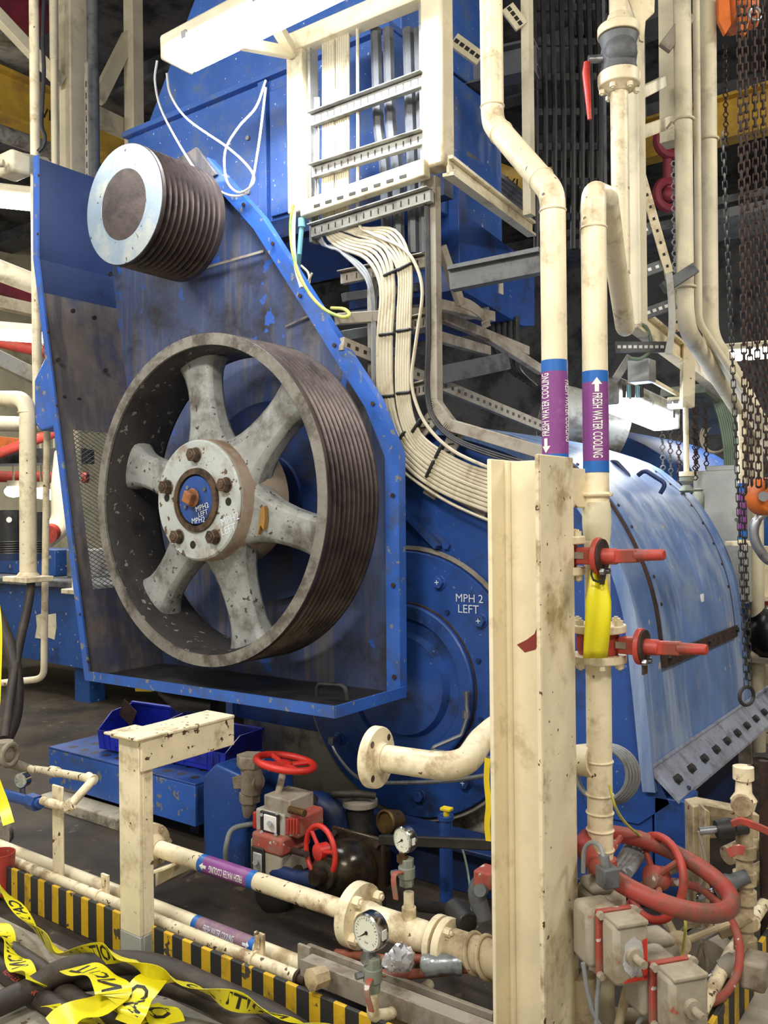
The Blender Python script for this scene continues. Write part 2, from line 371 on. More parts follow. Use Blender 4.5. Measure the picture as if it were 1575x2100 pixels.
# ================================================================== the room
fl = struct('floor', MB().bx(-9, 3, -3, 1.80, -.1, 0).bx(-.70, 5, 1.80, 12, -.1, 0), 'floor')
bu = struct('floor', MB().bx(-12, -.70, 1.80, 12, -.12, -.02), 'bund')
struct('ceiling', MB().bx(-14, 5, -3.2, 12, 5.6, 5.7), 'dark_far')
struct('wall_back', MB().bx(-14, 5, 11.9, 12.1, -.1, 5.7), 'grey_far')
struct('wall_left', MB().bx(-12.2, -12, -3.2, 12, -.1, 5.7), 'wall_cream')
struct('wall_right', MB().bx(4.8, 5, 2, 12, -.1, 5.7), 'grey_far')
k = struct('trim_1', MB().bx(-9, -.70, 1.915, 1.929, -.02, .118), 'hazard_x', bv=.003)
k = struct('trim_2', MB().bx(-.715, -.70, 1.929, 9, -.02, .118), 'hazard_y', bv=.003)
for i, y in enumerate((3.4, 5.2, 7.0, 8.8)):
    struct('trim_%d' % (3+i), MB().bx(-12, 4.8, y-.09, y+.09, 5.42, 5.6).bx(-12, 4.8, y-.16, y+.16, 5.38, 5.42), 'grey_far')
for i, x in enumerate((-7.5, -4.4, -1.3, 1.6)):
    struct('trim_%d' % (7+i), MB().bx(x-.05, x+.05, 1.5, 11.9, 5.3, 5.6), 'grey_far')
# ================================================================== the pump
PB = V((-2.28, 4.0, 0))
pump = T('mud_pump', 'big blue mud pump with a rounded drum cover behind the wheel guard', 'pump', PB)
prof = spl([(-1.15, 0, .44), (-1.162, 0, .55), (-1.19, 0, .85), (-1.222, 0, 1.12), (-1.29, 0, 1.33), (-1.396, 0, 1.52), (-1.50, 0, 1.63), (-1.68, 0, 1.765), (-2.05, 0, 1.885), (-2.4, 0, 1.9), (-2.8, 0, 1.84), (-3.15, 0, 1.66), (-3.4, 0, 1.35), (-3.45, 0, .8), (-3.45, 0, .44)], 4)
Y0, Y1 = 3.3, 4.76
def shell(y0, y1, off, t, a=0, b=None):
    P = prof[a:b]; n = len(P); m = MB(); q = []
    for i, p in enumerate(P):
        tg = (P[min(i+1, n-1)]-P[max(i-1, 0)]).normalized(); nr = V((tg.z, 0, -tg.x)); q.append((p+nr*off, p+nr*(off-t)))
    vs = []
    for o, i_ in q: vs += [V((o.x, y0, o.z)), V((o.x, y1, o.z)), V((i_.x, y1, i_.z)), V((i_.x, y0, i_.z))]
    fs = []
    for i in range(n-1):
        for j in range(4): fs.append((i*4+j, i*4+(j+1) % 4, i*4+4+(j+1) % 4, i*4+4+j))
    fs += [(3, 2, 1, 0), tuple(range(n*4-4, n*4))]
    return m.add(vs, fs)
cover = part(pump, 'drum_cover', shell(Y0-.03, Y1, 0, .02), 'blue_cover')
part(pump, 'cover_rim', shell(Y0-.035, Y0+.02, .006, .05), 'blue_cover', label='pale worn rim at the near end of the drum cover')
# access panel, proud of the cover, with dark gasket and bolts
pn = part(pump, 'access_panel', shell(3.52, 4.55, .012, .014, 9, 33), 'blue_cover')
gk = part(pump, 'gasket', shell(3.492, 3.512, .010, .014, 9, 33), 'rust_dark', label='dark gasket strip round the access panel')
part(pump, 'gasket', shell(4.558, 4.572, .010, .014, 9, 33), 'rust_dark')
pb = prof[9]; part(pump, 'panel_edge_strip', MB().bar(V((pb.x+.012, 3.49, pb.z-.02)), V((pb.x+.012, 4.57, pb.z-.02)), .02, .055), 'rust_dark', label='rusty bolted strip along the lower edge of the access panel')
src = None
for i in range(14):
    c = V((pb.x+.02, 3.53+i*.078, pb.z-.012)); big = i in (0, 7, 13)
    if big: part(pump, 'bolt', MB().hexa(c, (1, 0, .1), .013, .014), 'cable_black')
    elif src is None: src = part(pump, 'bolt', MB().cyl(c, c+V((.005, 0, 0)), .006, n=8), 'rust_dark'); c0 = c
    else: kids(pump, 'bolt', src, [c-c0])
for k in range(8):
    i = 12+k*2; p = prof[i]; tg = (prof[i+1]-prof[i-1]).normalized(); nr = V((tg.z, 0, -tg.x)); c = V((p.x, 3.545, p.z))+nr*.012
    part(pump, 'bolt', MB().cyl(c, c+nr*.005, .007, n=8), 'rust_dark'); c = c+V((0, .985, 0)); part(pump, 'bolt', MB().cyl(c, c+nr*.005, .007, n=8), 'rust_dark')
p = aty(1440, 1226, 4.0); q = atx(1440, 1226, -1.205); part(pump, 'data_tag', MB().box(q, (.006, .035, .035)), 'white', label='small white square tag on the drum cover')
q = atx(1455, 1395, -1.1835); part(pump, 'paint_mark', MB().box(q, (.004, .085, .075)), 'red', label='faded red paint mark on the drum cover')
# handles on top
for a, b, c_, d in (((1232, 955), (1262, 945), (1292, 978), (1278, 990)), ((1308, 975), (1322, 964), (1366, 992), (1354, 1012))):
    pts = []
    ya = 4.05
    part(pump, 'handle', MB().tube(fil([aty(*a, ya), aty(*b, ya), aty(*c_, ya+.0), aty(*d, ya)], .03), .011, 8), 'blue_dark')
# near side face
sp = [V((p.x-.012, Y0, p.z-.012)) for p in prof]
part(pump, 'side_plate', MB().prism(sp, (0, .03, 0)), 'blue')
part(pump, 'side_plate', MB().prism([p+V((0, 1.40, 0)) for p in sp], (0, .03, 0)), 'blue')
cc = V((-2.28, Y0, .733))
part(pump, 'bearing_flange', MB().lathe(cc, (0, -1, 0), [(.60, 0), (.60, .035), (.595, .04), (0, .04)], 64), 'blue')
part(pump, 'weld_bead', MB().torus(cc+V((0, -.012, 0)), (0, -1, 0), .612, .012, 64, 6), 'galv_dust', label='pale bead of sealant round the bearing flange')
part(pump, 'bearing_cap', MB().lathe(cc, (0, -1, 0), [(.362, .03), (.362, .062), (.355, .068), (.30, .068), (.288, .05), (.24, .05), (.222, .085), (0, .095)], 56), 'blue')
part(pump, 'gasket', MB().torus(cc+V((0, -.04, 0)), (0, -1, 0), .366, .005, 56, 6), 'rust_dark')
for i in range(12):
    t = math.radians(8+30*i); c = cc+V((math.cos(t)*.50, -.04, math.sin(t)*.50)); h = part(pump, 'bolt', MB().lathe(c, (0, -1, 0), [(.032, 0), (.032, .006), (.0, .006)], 16).hexa(c, (0, -1, 0), .026, .026), 'blue', .002)
    if i in (0, 1, 2, 10, 11):
        f = plane_fn(c+V((0, -.0275, 0)), (1, 0, .1), (-.1, 0, 1)); text(h, 'paint_mark', '+', .045, f, 'chalk')
for i in range(10):
    t = math.radians(20+36*i); c = cc+V((math.cos(t)*.405, -.04, math.sin(t)*.405)); part(pump, 'bolt', MB().hexa(c, (0, -1, 0), .011, .012), 'blue_dark')
for i in range(8):
    t = math.radians(50+22*i); c = cc+V((math.cos(t)*.66, 0, math.sin(t)*.66))
    if i < 3: part(pump, 'bolt', MB().hexa(c, (0, -1, 0), .02, .02), 'blue')
c = aty(962, 1228, 3.255); text(pump, 'chalk_mark', 'MPH 2', .05, plane_fn(c, (1, 0, 0), (0, 0, 1)), 'chalk'); c = aty(960, 1250, 3.255); text(pump, 'chalk_mark', 'LEFT', .052, plane_fn(c, (1, 0, 0), (0, 0, 1)), 'chalk')
part(pump, 'brace', MB().bar(aty(815, 1035, 3.27), aty(898, 1122, 3.27), .02, .045, (0, -1, 0)), 'blue')
# base flange, sloped plate with bolts along the drum
fA, fB = V((-1.155, 3.27, .53)), V((-1.058, 3.27, .425))
bf = part(pump, 'base_flange', MB().prism([fA, fB, fB+V((0, 0, -.012)), fA+V((-.02, 0, -.012))], (0, 1.95, 0)), 'flange_steel')
part(pump, 'weld_bead', MB().tube([fA+V((0, 0, .006)), fA+V((0, 1.95, .006))], .008, 6), 'flange_steel')
nb = V((.72, 0, .69))
for i in range(11):
    c = fA.lerp(fB, .58)+V((0, .10+i*.17, 0)); h = MB().hexa(c, nb, .019, .02)
    if i == 0: s0 = part(bf, 'bolt', h, 'cable_black')
    else: kids(bf, 'bolt', s0, [V((0, .17*i, 0))])
part(pump, 'skirt', MB().prism([V((-1.10, 3.29, .40)), V((-1.16, 3.29, .52)), V((-1.5, 3.29, .52)), V((-1.42, 3.29, .30)), V((-1.22, 3.29, .30))], (0, 1.4, 0)), 'blue')
part(pump, 'foot', MB().bx(-1.62, -1.22, 3.32, 3.52, -.02, .34).bx(-1.66, -1.2, 3.3, 3.6, -.02, .03), 'blue', .006)
part(pump, 'foot', MB().bx(-1.16, -1.04, 3.29, 3.45, -.02, .42).bx(-1.62, -1.17, 3.30, 3.33, -.02, .52), 'blue', .006)
part(pump, 'lower_casing', MB().bx(-1.45, -1.25, 3.5, 4.85, -.02, .42).bx(-1.62, -1.06, 3.40, 3.43, -.02, .44), 'blue_dark', .006)
part(pump, 'pedestal', MB().prism([V((-3.42, 3.36, -.02)), V((-1.5, 3.36, -.02)), V((-1.5, 3.36, .35)), V((-1.7, 3.36, .6)), V((-3.42, 3.36, .8))], (0, 1.3, 0)), 'beige_stain', label='stained pale base block below the pump')
part(pump, 'base_beam', MB().bx(-3.4, -1.3, 3.02, 3.10, -.02, .16).bx(-3.4, -1.3, 2.96, 3.16, .16, .18), 'blue_dark', .004)
# ================================================================== belt guard
gd = T('belt_guard', 'tall dirty blue steel guard around the two grooved wheels', 'guard', (-3.0, 2.9, .714))
GL = [(.714, -3.707), (1.14, -3.79), (1.95, -3.945), (2.84, -4.113), (3.36, -4.105)]
def gx(z):
    for (z0, x0), (z1, x1) in zip(GL, GL[1:]):
        if z <= z1: return x0+(x1-x0)*(z-z0)/(z1-z0)
    return GL[-1][1]
back = [V((gx(z), 3.06, z)) for z, _ in GL][::-1]+[V((-2.165, 3.06, .73)), V((-2.161, 3.06, 1.759)), V((-2.274, 3.06, 1.998)), V((-2.949, 3.06, 2.922)), V((-3.318, 3.06, 3.295))]
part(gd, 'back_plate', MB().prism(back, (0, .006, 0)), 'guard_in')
zs = [.714, 1.14, 1.95, 2.66, 2.84, 3.36]; ys = [2.6, 2.685, 2.985, 3.06]
def sidecell(i, j):
    z0, z1, y0, y1 = zs[i], zs[i+1], ys[j], ys[j+1]
    return [V((gx(z0), y0, z0)), V((gx(z0), y1, z0)), V((gx(z1), y1, z1)), V((gx(z1), y0, z1))]
m = MB(); mt = MB()
for i in range(5):
    for j in range(3):
        if i == 1 and j == 1: continue
        (mt if i >= 3 else m).prism(sidecell(i, j), (-.006, 0, 0))
part(gd, 'side_panel', m, 'guard_side'); part(gd, 'side_panel', mt, 'guard_top', label='clean dark blue upper side panel')
m = MB(); nz, ny = 36, 8                                   # expanded-metal window
def gp(a, b): z = 1.14+.81*b; return V((gx(z), 2.685+.30*a, z))
for i in range(nz):
    for j in range(ny):
        for (a0, b0), (a1, b1) in (((j, i+.5), (j+.5, i+1)), ((j+.5, i+1), (j+1, i+.5)), ((j, i+.5), (j+.5, i)), ((j+.5, i), (j+1, i+.5))):
            m.tube([gp(a0/ny, b0/nz), gp(a1/ny, b1/nz)], .0022, 3, False)
part(gd, 'expanded_mesh', m, 'galv_dark', label='grey diamond mesh window low in the side of the guard', kind='stuff')
part(gd, 'bottom_tray', MB().prism([V((-3.707, 2.6, .716)), V((-2.155, 2.6, .732)), V((-2.16, 3.06, .732)), V((-3.707, 3.06, .716))], (0, 0, .006)), 'oily', label='oil-blackened bottom tray')
part(gd, 'front_lip', MB().prism([V((-3.725, 2.598, .705)), V((-2.145, 2.598, .722)), V((-2.145, 2.598, .768)), V((-3.725, 2.598, .750))], (0, -.012, 0)), 'blue_bright')
part(gd, 'front_lip', MB().prism([V((-2.150, 2.59, .722)), V((-2.150, 3.06, .722)), V((-2.150, 3.06, .768)), V((-2.150, 2.59, .768))], (.010, 0, 0)), 'blue_bright')
m = MB(); ls = [.705, 1.14, 1.95, 2.84, 3.365]
for z0, z1 in zip(ls, ls[1:]): m.prism([V((gx(z0)-.02, 2.597, z0)), V((gx(z0)+.022, 2.597, z0)), V((gx(z1)+.022, 2.597, z1)), V((gx(z1)-.02, 2.597, z1))], (0, -.01, 0))
part(gd, 'edge_flange', m, 'blue_bright')
out = [V((-2.160, 3.035, .735)), V((-2.156, 3.035, 1.759)), V((-2.269, 3.035, 2.0)), V((-2.944, 3.035, 2.925)), V((-3.313, 3.035, 3.30))]
inn = [V((-2.225, 3.035, .735)), V((-2.222, 3.035, 1.745)), V((-2.325, 3.035, 1.965)), V((-2.992, 3.035, 2.88)), V((-3.355, 3.035, 3.25))]
part(gd, 'edge_flange', MB().prism(out+inn[::-1], (0, .012, 0)), 'blue_bright')
part(gd, 'edge_flange', MB().prism(out+[p+V((.006, 0, .004)) for p in out[::-1]], (0, .05, 0)), 'blue_bright')
for px, py in ((807, 1200), (809, 1388), (806, 1016), (765, 828), (686, 708), (616, 607), (560, 500), (500, 420)):
    c = aty(px, py, 3.03); part(gd, 'bolt', MB().cyl(c, c+V((0, -.006, 0)), .010, n=8), 'rust_dark')
for px, py in ((80, 360), (78, 480), (99, 680), (117, 832), (136, 947), (150, 1080), (165, 1260), (181, 1356)):
    c = aty(px, py, 2.588); part(gd, 'bolt', MB().cyl(c, c+V((0, -.004, 0)), .007, n=8), 'rust_dark')
part(gd, 'handle', MB().tube(fil([aty(650, 1430, 2.70), aty(650, 1402, 2.70), aty(708, 1406, 2.70), aty(712, 1436, 2.70)], .03), .009, 8), 'oily')
part(gd, 'hinge_cover', MB().prism([V((-4.19, 2.62, 2.22)), V((-4.19, 2.62, 1.99)), V((-4.13, 2.62, 1.95)), V((-3.96, 2.62, 1.97)), V((-4.02, 2.62, 2.32)), V((-4.08, 2.62, 2.34))], (0, .12, 0)), 'blue_bright', .012)
part(gd, 'bracket', MB().prism([aty(352, 332, 3.02), aty(402, 301, 3.02), aty(444, 357, 3.02), aty(418, 373, 3.02)], (0, .02, 0)), 'guard_side', .004, label='greasy bracket plate at the top edge of the guard')
part(gd, 'seam_strip', MB().bar(aty(400, 555, 3.045), aty(540, 515, 3.045), .004, .012), 'galv_dust')
part(gd, 'seam_strip', MB().bar(aty(585, 670, 3.045), aty(650, 640, 3.045), .004, .010), 'guard_side')
for px, py in ((148, 638), (192, 652), (118, 738), (215, 760), (130, 815), (160, 820), (222, 835), (225, 562)):
    c = atx(px, py, gx(2.2)+.005); part(gd, 'bolt', MB().cyl(c, c+V((.012, 0, 0)), .012, n=8), 'oily')
# ================================================================== wheels
WX, WZ, WR = -2.903, 1.570, .724
wh = T('spoked_pulley_wheel', 'large six-spoked grey wheel with a belt-grooved rim', 'wheel', (WX, 2.75, WZ-WR))
wc = V((WX, 0, WZ))
def yv(y): return V((WX, y, WZ))
AX = (0, 1, 0)
pr = [(WR-.05, 2.602), (WR-.002, 2.602), (WR, 2.604), (WR, 2.622)]
y = 2.622
for i in range(10):
    pr += [(WR-.004, y+.002), (WR-.024, y+.011), (WR-.024, y+.018), (WR-.004, y+.027), (WR, y+.029)]; y += .030
pr += [(WR, y+.012), (WR-.05, y+.012)]
part(wh, 'grooved_rim', MB().lathe(wc, AX, pr, 96, closed=True), 'groove')
part(wh, 'rim_face', MB().lathe(wc, AX, [(WR-.002, 2.6005), (WR-.052, 2.6005), (WR-.052, 2.612), (WR-.002, 2.612)], 96, closed=True), 'wheel_edge')
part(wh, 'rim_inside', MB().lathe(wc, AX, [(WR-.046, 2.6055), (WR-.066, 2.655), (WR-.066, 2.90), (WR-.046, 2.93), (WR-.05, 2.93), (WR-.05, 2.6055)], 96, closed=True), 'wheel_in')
for k in range(6):
    t = math.radians(104-60*k); d = V((math.cos(t), 0, math.sin(t))); s_ = V((-math.sin(t), 0, math.cos(t)))
    rows = [(.20, .165, 2.64, .17), (.27, .118, 2.66, .14), (.36, .088, 2.68, .12), (.50, .080, 2.70, .11), (.60, .090, 2.705, .12), (.672, .135, 2.70, .16)]
    m = MB(); vs = []; fs = []; nn = 10
    for r_, hw, yf, dp in rows:
        for j in range(nn):
            a = 2*PI*j/nn+PI/nn; cx, sy = math.cos(a), math.sin(a)
            ex = lambda v: math.copysign(abs(v)**.45, v)
            vs.append(yv(yf+dp/2+ex(sy)*dp/2)+d*r_+s_*ex(cx)*hw)
    for i in range(len(rows)-1):
        for j in range(nn): fs.append((i*nn+j, i*nn+(j+1) % nn, (i+1)*nn+(j+1) % nn, (i+1)*nn+j))
    m.add(vs, fs); o = part(wh, 'spoke', m, 'wheel_grey'); sd = o.modifiers.new('s', 'SUBSURF'); sd.levels = 1; sd.render_levels = 1
part(wh, 'hub', MB().lathe(wc, AX, [(.02, 2.60), (.262, 2.60), (.266, 2.605), (.270, 2.70), (.285, 2.74), (.285, 2.86), (.1, 2.90)], 48), 'hub_side', label='brown-stained side of the hub')
hf = part(wh, 'hub_face', MB().lathe(wc, AX, [(.140, 2.583), (.254, 2.583), (.262, 2.590), (.262, 2.602), (.140, 2.602)], 56, closed=True), 'hub_grey')
for k in range(5):
    t = math.radians(90+72*k); c = yv(2.583)+V((math.cos(t)*.196, 0, math.sin(t)*.196))
    part(wh, 'bolt', MB().lathe(c, (0, -1, 0), [(.034, 0), (.034, .005), (0, .005)], 16).hexa(c, (0, -1, 0), .031, .034).cyl(c, c+V((0, -.038, 0)), .018, n=10), 'bolt_brown', .003)
for a in (176, -3, 262):
    t = math.radians(a); c = yv(2.5825)+V((math.cos(t)*.196, 0, math.sin(t)*.196)); part(wh, 'jack_hole', MB().cyl(c, c+V((0, .004, 0)), .018, n=14), 'ink')
part(wh, 'bush_ring', MB().lathe(wc, AX, [(.112, 2.570), (.138, 2.572), (.142, 2.60), (.112, 2.60)], 48, closed=True), 'bolt_brown', label='brown ring round the shaft end')
ec = part(wh, 'shaft_end', MB().lathe(wc, AX, [(.0, 2.574), (.104, 2.576), (.112, 2.60), (0, 2.60)], 40), 'blue', label='blue painted shaft end')
part(wh, 'centre_plug', MB().box(yv(2.556)+V((-.012, 0, .01)), (.052, .044, .052), Matrix.Rotation(.4, 3, 'Y')).cyl(yv(2.574)+V((-.012, 0, .01)), yv(2.564)+V((-.012, 0, .01)), .042, n=16), 'rust', .006, label='rusty square plug in the middle of the shaft end')
for dx, dz in ((-.045, .055), (.062, .045), (-.06, -.03)): part(ec, 'screw', MB().cyl(yv(2.574)+V((dx, 0, dz)), yv(2.568)+V((dx, 0, dz)), .009, n=8), 'steel')
text(ec, 'chalk_mark', 'MPH2', .034, plane_fn(yv(2.5725)+V((.045, 0, -.032)), (1, 0, .25), (-.25, 0, 1)), 'chalk')
text(ec, 'chalk_mark', 'LEFT', .03, plane_fn(yv(2.5725)+V((.05, 0, -.058)), (1, 0, .25), (-.25, 0, 1)), 'chalk')
text(ec, 'chalk_mark', 'MPH2', .034, plane_fn(yv(2.5725)+V((.02, 0, -.088)), (1, 0, .1), (-.1, 0, 1)), 'chalk')
text(hf, 'chalk_mark', 'MPH2', .045, plane_fn(yv(2.5818)+V((.205, 0, -.085)), (1, 0, .3), (-.3, 0, 1)), 'chalk')
text(hf, 'chalk_mark', 'LEFT', .045, plane_fn(yv(2.5818)+V((.195, 0, -.128)), (1, 0, .3), (-.3, 0, 1)), 'chalk')
part(wh, 'bare_patch', MB().prism([yv(2.652)+V(q) for q in ((.315, 0, -.04), (.335, 0, -.03), (.340, 0, -.08), (.330, 0, -.13), (.312, 0, -.11), (.298, 0, -.15), (.305, 0, -.09))], (0, .02, 0)), 'ochre', label='ochre patch of bare filler beside the hub')
part(wh, 'shaft', MB().cyl(yv(2.85), yv(3.3), .13, n=28), 'oily')
part(gd, 'shaft_cover', MB().lathe(V((WX, 0, WZ)), AX, [(.47, 3.02), (.47, 3.06), (.14, 3.06), (.14, 3.02)], 64, closed=True).lathe(V((WX, 0, WZ)), AX, [(.14, 3.0), (.22, 3.0), (.22, 3.03), (.14, 3.03)], 40, closed=True), 'blue_dark')
# small pulley
SX, SZ, SR = -3.345, 2.938, .276
pl = T('grooved_pulley', 'small belt-grooved pulley with a bright steel face at the top', 'pulley', (SX, 2.7, SZ-SR))
pc = V((SX, 0, SZ)); pr = [(SR-.04, 2.552), (SR-.003, 2.552), (SR, 2.555), (SR, 2.572)]; y = 2.572
for i in range(10):
    pr += [(SR-.004, y+.002), (SR-.026, y+.011), (SR-.026, y+.019), (SR-.004, y+.028), (SR, y+.031)]; y += .0325
pr += [(SR, y+.03), (.0, y+.03)]
part(pl, 'grooved_rim', MB().lathe(pc, AX, pr, 80), 'groove')
part(pl, 'rim_face', MB().lathe(pc, AX, [(SR-.003, 2.5505), (.163, 2.5505), (.158, 2.556), (.158, 2.60), (SR-.003, 2.558)], 64, closed=True), 'steel_face')
part(pl, 'bore_plate', MB().lathe(pc, AX, [(.0, 2.57), (.163, 2.57), (.163, 2.60), (0, 2.60)], 48), 'bore', label='dull brown plate filling the pulley bore')
part(pl, 'shaft', MB().cyl(pc+V((0, 2.9, 0)), pc+V((0, 3.5, 0)), .1, n=24), 'oily')
# ================================================================== motor housing and blower box
mh = T('motor_housing', 'blue paint-speckled motor housing above and behind the guard', 'housing', (-3.6, 3.9, 3.1))
a = aty(262, 300, 3.5); b = aty(800, 300, 3.5)
part(mh, 'lower_casing', MB().bx(a.x, b.x+.02, 3.5, 4.6, 3.1, 3.88), 'blue_motor', .006)
part(mh, 'upper_casing', MB().prism([V((a.x+.05, 3.58, 3.9)), V((b.x+.02, 3.58, 3.9)), V((b.x+.02, 3.58, 4.9)), V((a.x+.75, 3.58, 4.9))], (0, 1.0, 0)), 'blue_motor', .006)
sf = part(mh, 'seam_flange', MB().bx(a.x-.01, b.x+.03, 3.46, 3.62, 3.872, 3.905), 'blue_motor', .003)
for i in range(14):
    c = V((a.x+.08+i*.135, 3.52, 3.862)); h = MB().hexa(c, (0, 0, -1), .016, .016).cyl(c, c+V((0, 0, -.024)), .008, n=8)
    if i == 0: s0 = part(sf, 'bolt', h, 'galv')
    else: kids(sf, 'bolt', s0, [V((.135*i, 0, 0))])
c = aty(543, 370, 3.49); part(mh, 'corner_strip', MB().bx(c.x-.03, c.x+.03, 3.47, 3.5, 3.1, 3.87), 'blue_motor', .004)
part(mh, 'access_plate', MB().bx(c.x+.05, c.x+.45, 3.48, 3.5, 3.12, 3.80), 'blue_motor', .004)
for z in (3.3, 3.6): part(mh, 'bolt', MB().hexa(V((c.x-.13, 3.5, z)), (0, -1, 0), .014, .012), 'galv')
part(mh, 'support_frame', MB().bx(-4.2, -2.2, 3.5, 3.58, 3.0, 3.1), 'blue_dark')
xb = aty(943, 480, 4.0).x
bb = T('blower_box', 'deep blue steel duct box with slanted edges right of the cable frame', 'duct', (xb-.4, 4.3, 2.5))
side = [atx(x, y, xb) for x, y in ((943, 345), (943, 592), (1072, 668), (1096, 668), (1096, 560), (1062, 520), (965, 448))]
part(bb, 'casing', MB().prism(side, (-.75, 0, 0)), 'blue')
part(bb, 'corner_flange', MB().bx(xb-.06, xb+.004, 3.985, 4.0, side[1].z, side[0].z), 'blue', .003)
part(bb, 'stain_plate', MB().box(atx(1027, 585, xb+.004), (.006, .05, .10)), 'beige_stain', label='pale scuffed patch on the blue duct')
one('guard_rail_beam', MB().bar(atd(925, 572, 3.6), atd(1110, 535, 3.45), .05, .10).bar(atd(925, 556, 3.6), atd(1110, 519, 3.45), .10, .012), 'galv_dark', 'grey horizontal channel crossing the blue duct box', 'beam')
# ================================================================== column, cooling pipes, valves
A = aty(1004, 1500, 2.0); B = aty(1113, 1500, 2.0); Cc = atx(1182, 1500, B.x); top = aty(1060, 938, 2.0).z
colm = T('steel_column', 'tall cream H-section steel column with a rusty edge in the foreground', 'column', ((A.x+B.x)/2, 2.08, 0))
DY = Cc.y-2.0
Yw = atx(1044, 1500, A.x+.012).y
part(colm, 'flange', MB().bx(A.x, A.x+.012, 2.0, Cc.y, 0, top), 'cream_clean', .003)
part(colm, 'flange', MB().bx(B.x-.013, B.x, 2.0, Cc.y, 0, top+.006), 'cream', .003)
part(colm, 'web', MB().bx(A.x+.010, B.x-.011, Yw, Yw+.012, 0, top-.004), 'cream_clean', .002)
part(colm, 'chipped_edge', MB().tube([V((B.x-.0065, 2.0, .0)), V((B.x-.0065, 2.0, top+.004))], .0068, 8), 'cream_chipped', label='flaking rusty front edge of the column flange')
part(colm, 'fillet_weld', MB().tube([V((A.x+.016, Yw-.004, 0)), V((A.x+.016, Yw-.004, top-.004))], .010, 8).tube([V((B.x-.017, Yw-.004, 0)), V((B.x-.017, Yw-.004, top-.004))], .010, 8), 'cream_clean')
mk = [aty(x, y, Yw-.0012) for x, y in ((1060, 1322), (1076, 1338), (1098, 1332), (1107, 1312), (1109, 1270), (1104, 1278), (1096, 1300), (1080, 1312))]
part(colm, 'paint_mark', MB().prism(mk, (0, .001, 0)), 'oxide', label='dark red painted hook mark on the column')
def label_band(par, p, ax, r, L, ang, words, mat='lbl_purple', up=1, arrow=True, size=None, tmat='white', arrow_end=1, tw=.44, ao=1.3, ts=.012):
    """purple pipe-marker band with blue ends, centred on p"""
    a = V(ax).normalized(); p = V(p); e = r*.9
    part(par, 'marker_band', MB().lathe(p, a, [(r+.0008, -L/2+e), (r+.0008, L/2-e)], 28, caps=False), mat, label='purple pipe marker band')
    for s_ in (-1, 1): part(par, 'marker_end', MB().lathe(p, a, [(r+.0008, s_*(L/2-e)), (r+.0008, s_*L/2)], 28, caps=False), 'lbl_blue')
    sz = size or r*1.15; f = pipe_fn(p, a, r+.0012, ang, up)
    text(par, 'lettering', words, sz, lambda x, y: f(x*tw-ts*arrow_end, y), tmat, bold=.01, cuts=True)
    if arrow:
        q = arrow_end*(L/2-e*ao); s2 = sz*.62; m = MB()
        pts = [(q+arrow_end*s2*.9, 0), (q+arrow_end*s2*.1, s2*.62), (q+arrow_end*s2*.1, s2*.25), (q-arrow_end*s2*.8, s2*.25), (q-arrow_end*s2*.8, -s2*.25), (q+arrow_end*s2*.1, -s2*.25), (q+arrow_end*s2*.1, -s2*.62)]
        fo = pipe_fn(p, a, r+.0014, ang, up); b0 = q+arrow_end*s2*.1; b1 = q-arrow_end*s2*.8
        for sg in (-1, 1):
            m.add([fo(q+arrow_end*s2*.9, 0), fo(b0, 0), fo(b0, sg*s2*.62)], [(0, 1, 2)]); m.add([fo(b0, 0), fo(b0, sg*s2*.25), fo(b1, sg*s2*.25), fo(b1, 0)], [(0, 1, 2, 3)])
        part(par, 'arrow', m, tmat)
def pixang(ax, p, px, py):
    """angle round the pipe that faces the pixel (px, py)"""
    r = ray(px, py).normalized(); u, w, a = frame(ax); d = (CP-V(p)); d = d-a*d.dot(a); d.normalize(); return math.atan2(d.dot(w), d.dot(u))
RP = .0355
pA0 = atd(1139, 940, 2.42); pA = T('cooling_pipe', 'cream cooling water pipe rising behind the column with an offset bend above', 'pipe', (pA0.x, pA0.y, .1))
a1 = V((pA0.x, pA0.y, atd(1131, 395, 2.42).z)); a2 = atd(1010, 252, 2.72); a3 = V((a2.x, a2.y, 4.6))
part(pA, 'pipe', MB().tube(fil([V((pA0.x, pA0.y, .1)), a1, a2, a3], .09), RP, 20), 'cream')
for q, ax in ((a1+V((0, 0, -.05)), (0, 0, 1)), (a1.lerp(a2, .17), a2-a1), (a2.lerp(a1, .16), a2-a1), (a2+V((0, 0, .05)), (0, 0, 1))):
    part(pA, 'weld_bead', MB().torus(q, ax, RP, .003, 24, 6), 'cream')
pm = V((pA0.x, pA0.y, atd(1136, 845, 2.42).z)); fa = pixang((0, 0, 1), pm, 1136, 845)
label_band(pA, pm-V((0, 0, .004)), (0, 0, 1), RP, .29, fa-.75, 'FRESH WATER COOLING', up=1, arrow_end=-1, size=.038, tw=.40, ao=1.75, ts=.022)
f2 = pipe_fn(pm, (0, 0, 1), RP+.0012, fa+1.15, -1); text(pA, 'lettering', 'FRESH WATER COOLING', .034, lambda x, y: f2(x*.44, y), 'white', bold=.01, cuts=True)
pB0 = atd(1223, 1000, 2.47); pB = T('cooling_pipe', 'cream cooling water pipe beside the column with a hairpin loop on top', 'pipe', (pB0.x, pB0.y, .05))
b1 = V((pB0.x, pB0.y, atd(1220, 395, 2.47).z)); b3 = atd(1281, 668, 3.36); b2 = atd(1244, 405, 2.72)
b4 = V((b3.x-.02, b3.y+.06, 3.0))
part(pB, 'pipe', MB().tube(fil([V((pB0.x, pB0.y, .05)), b1, b2, b3, b3+V((-.015, .05, .0)), atd(1271, 560, 3.46)], .075, 8), RP, 20), 'cream')
part(pB, 'weld_bead', MB().torus(V((pB0.x, pB0.y, b1.z-.10)), (0, 0, 1), RP, .003, 24, 6), 'cream')
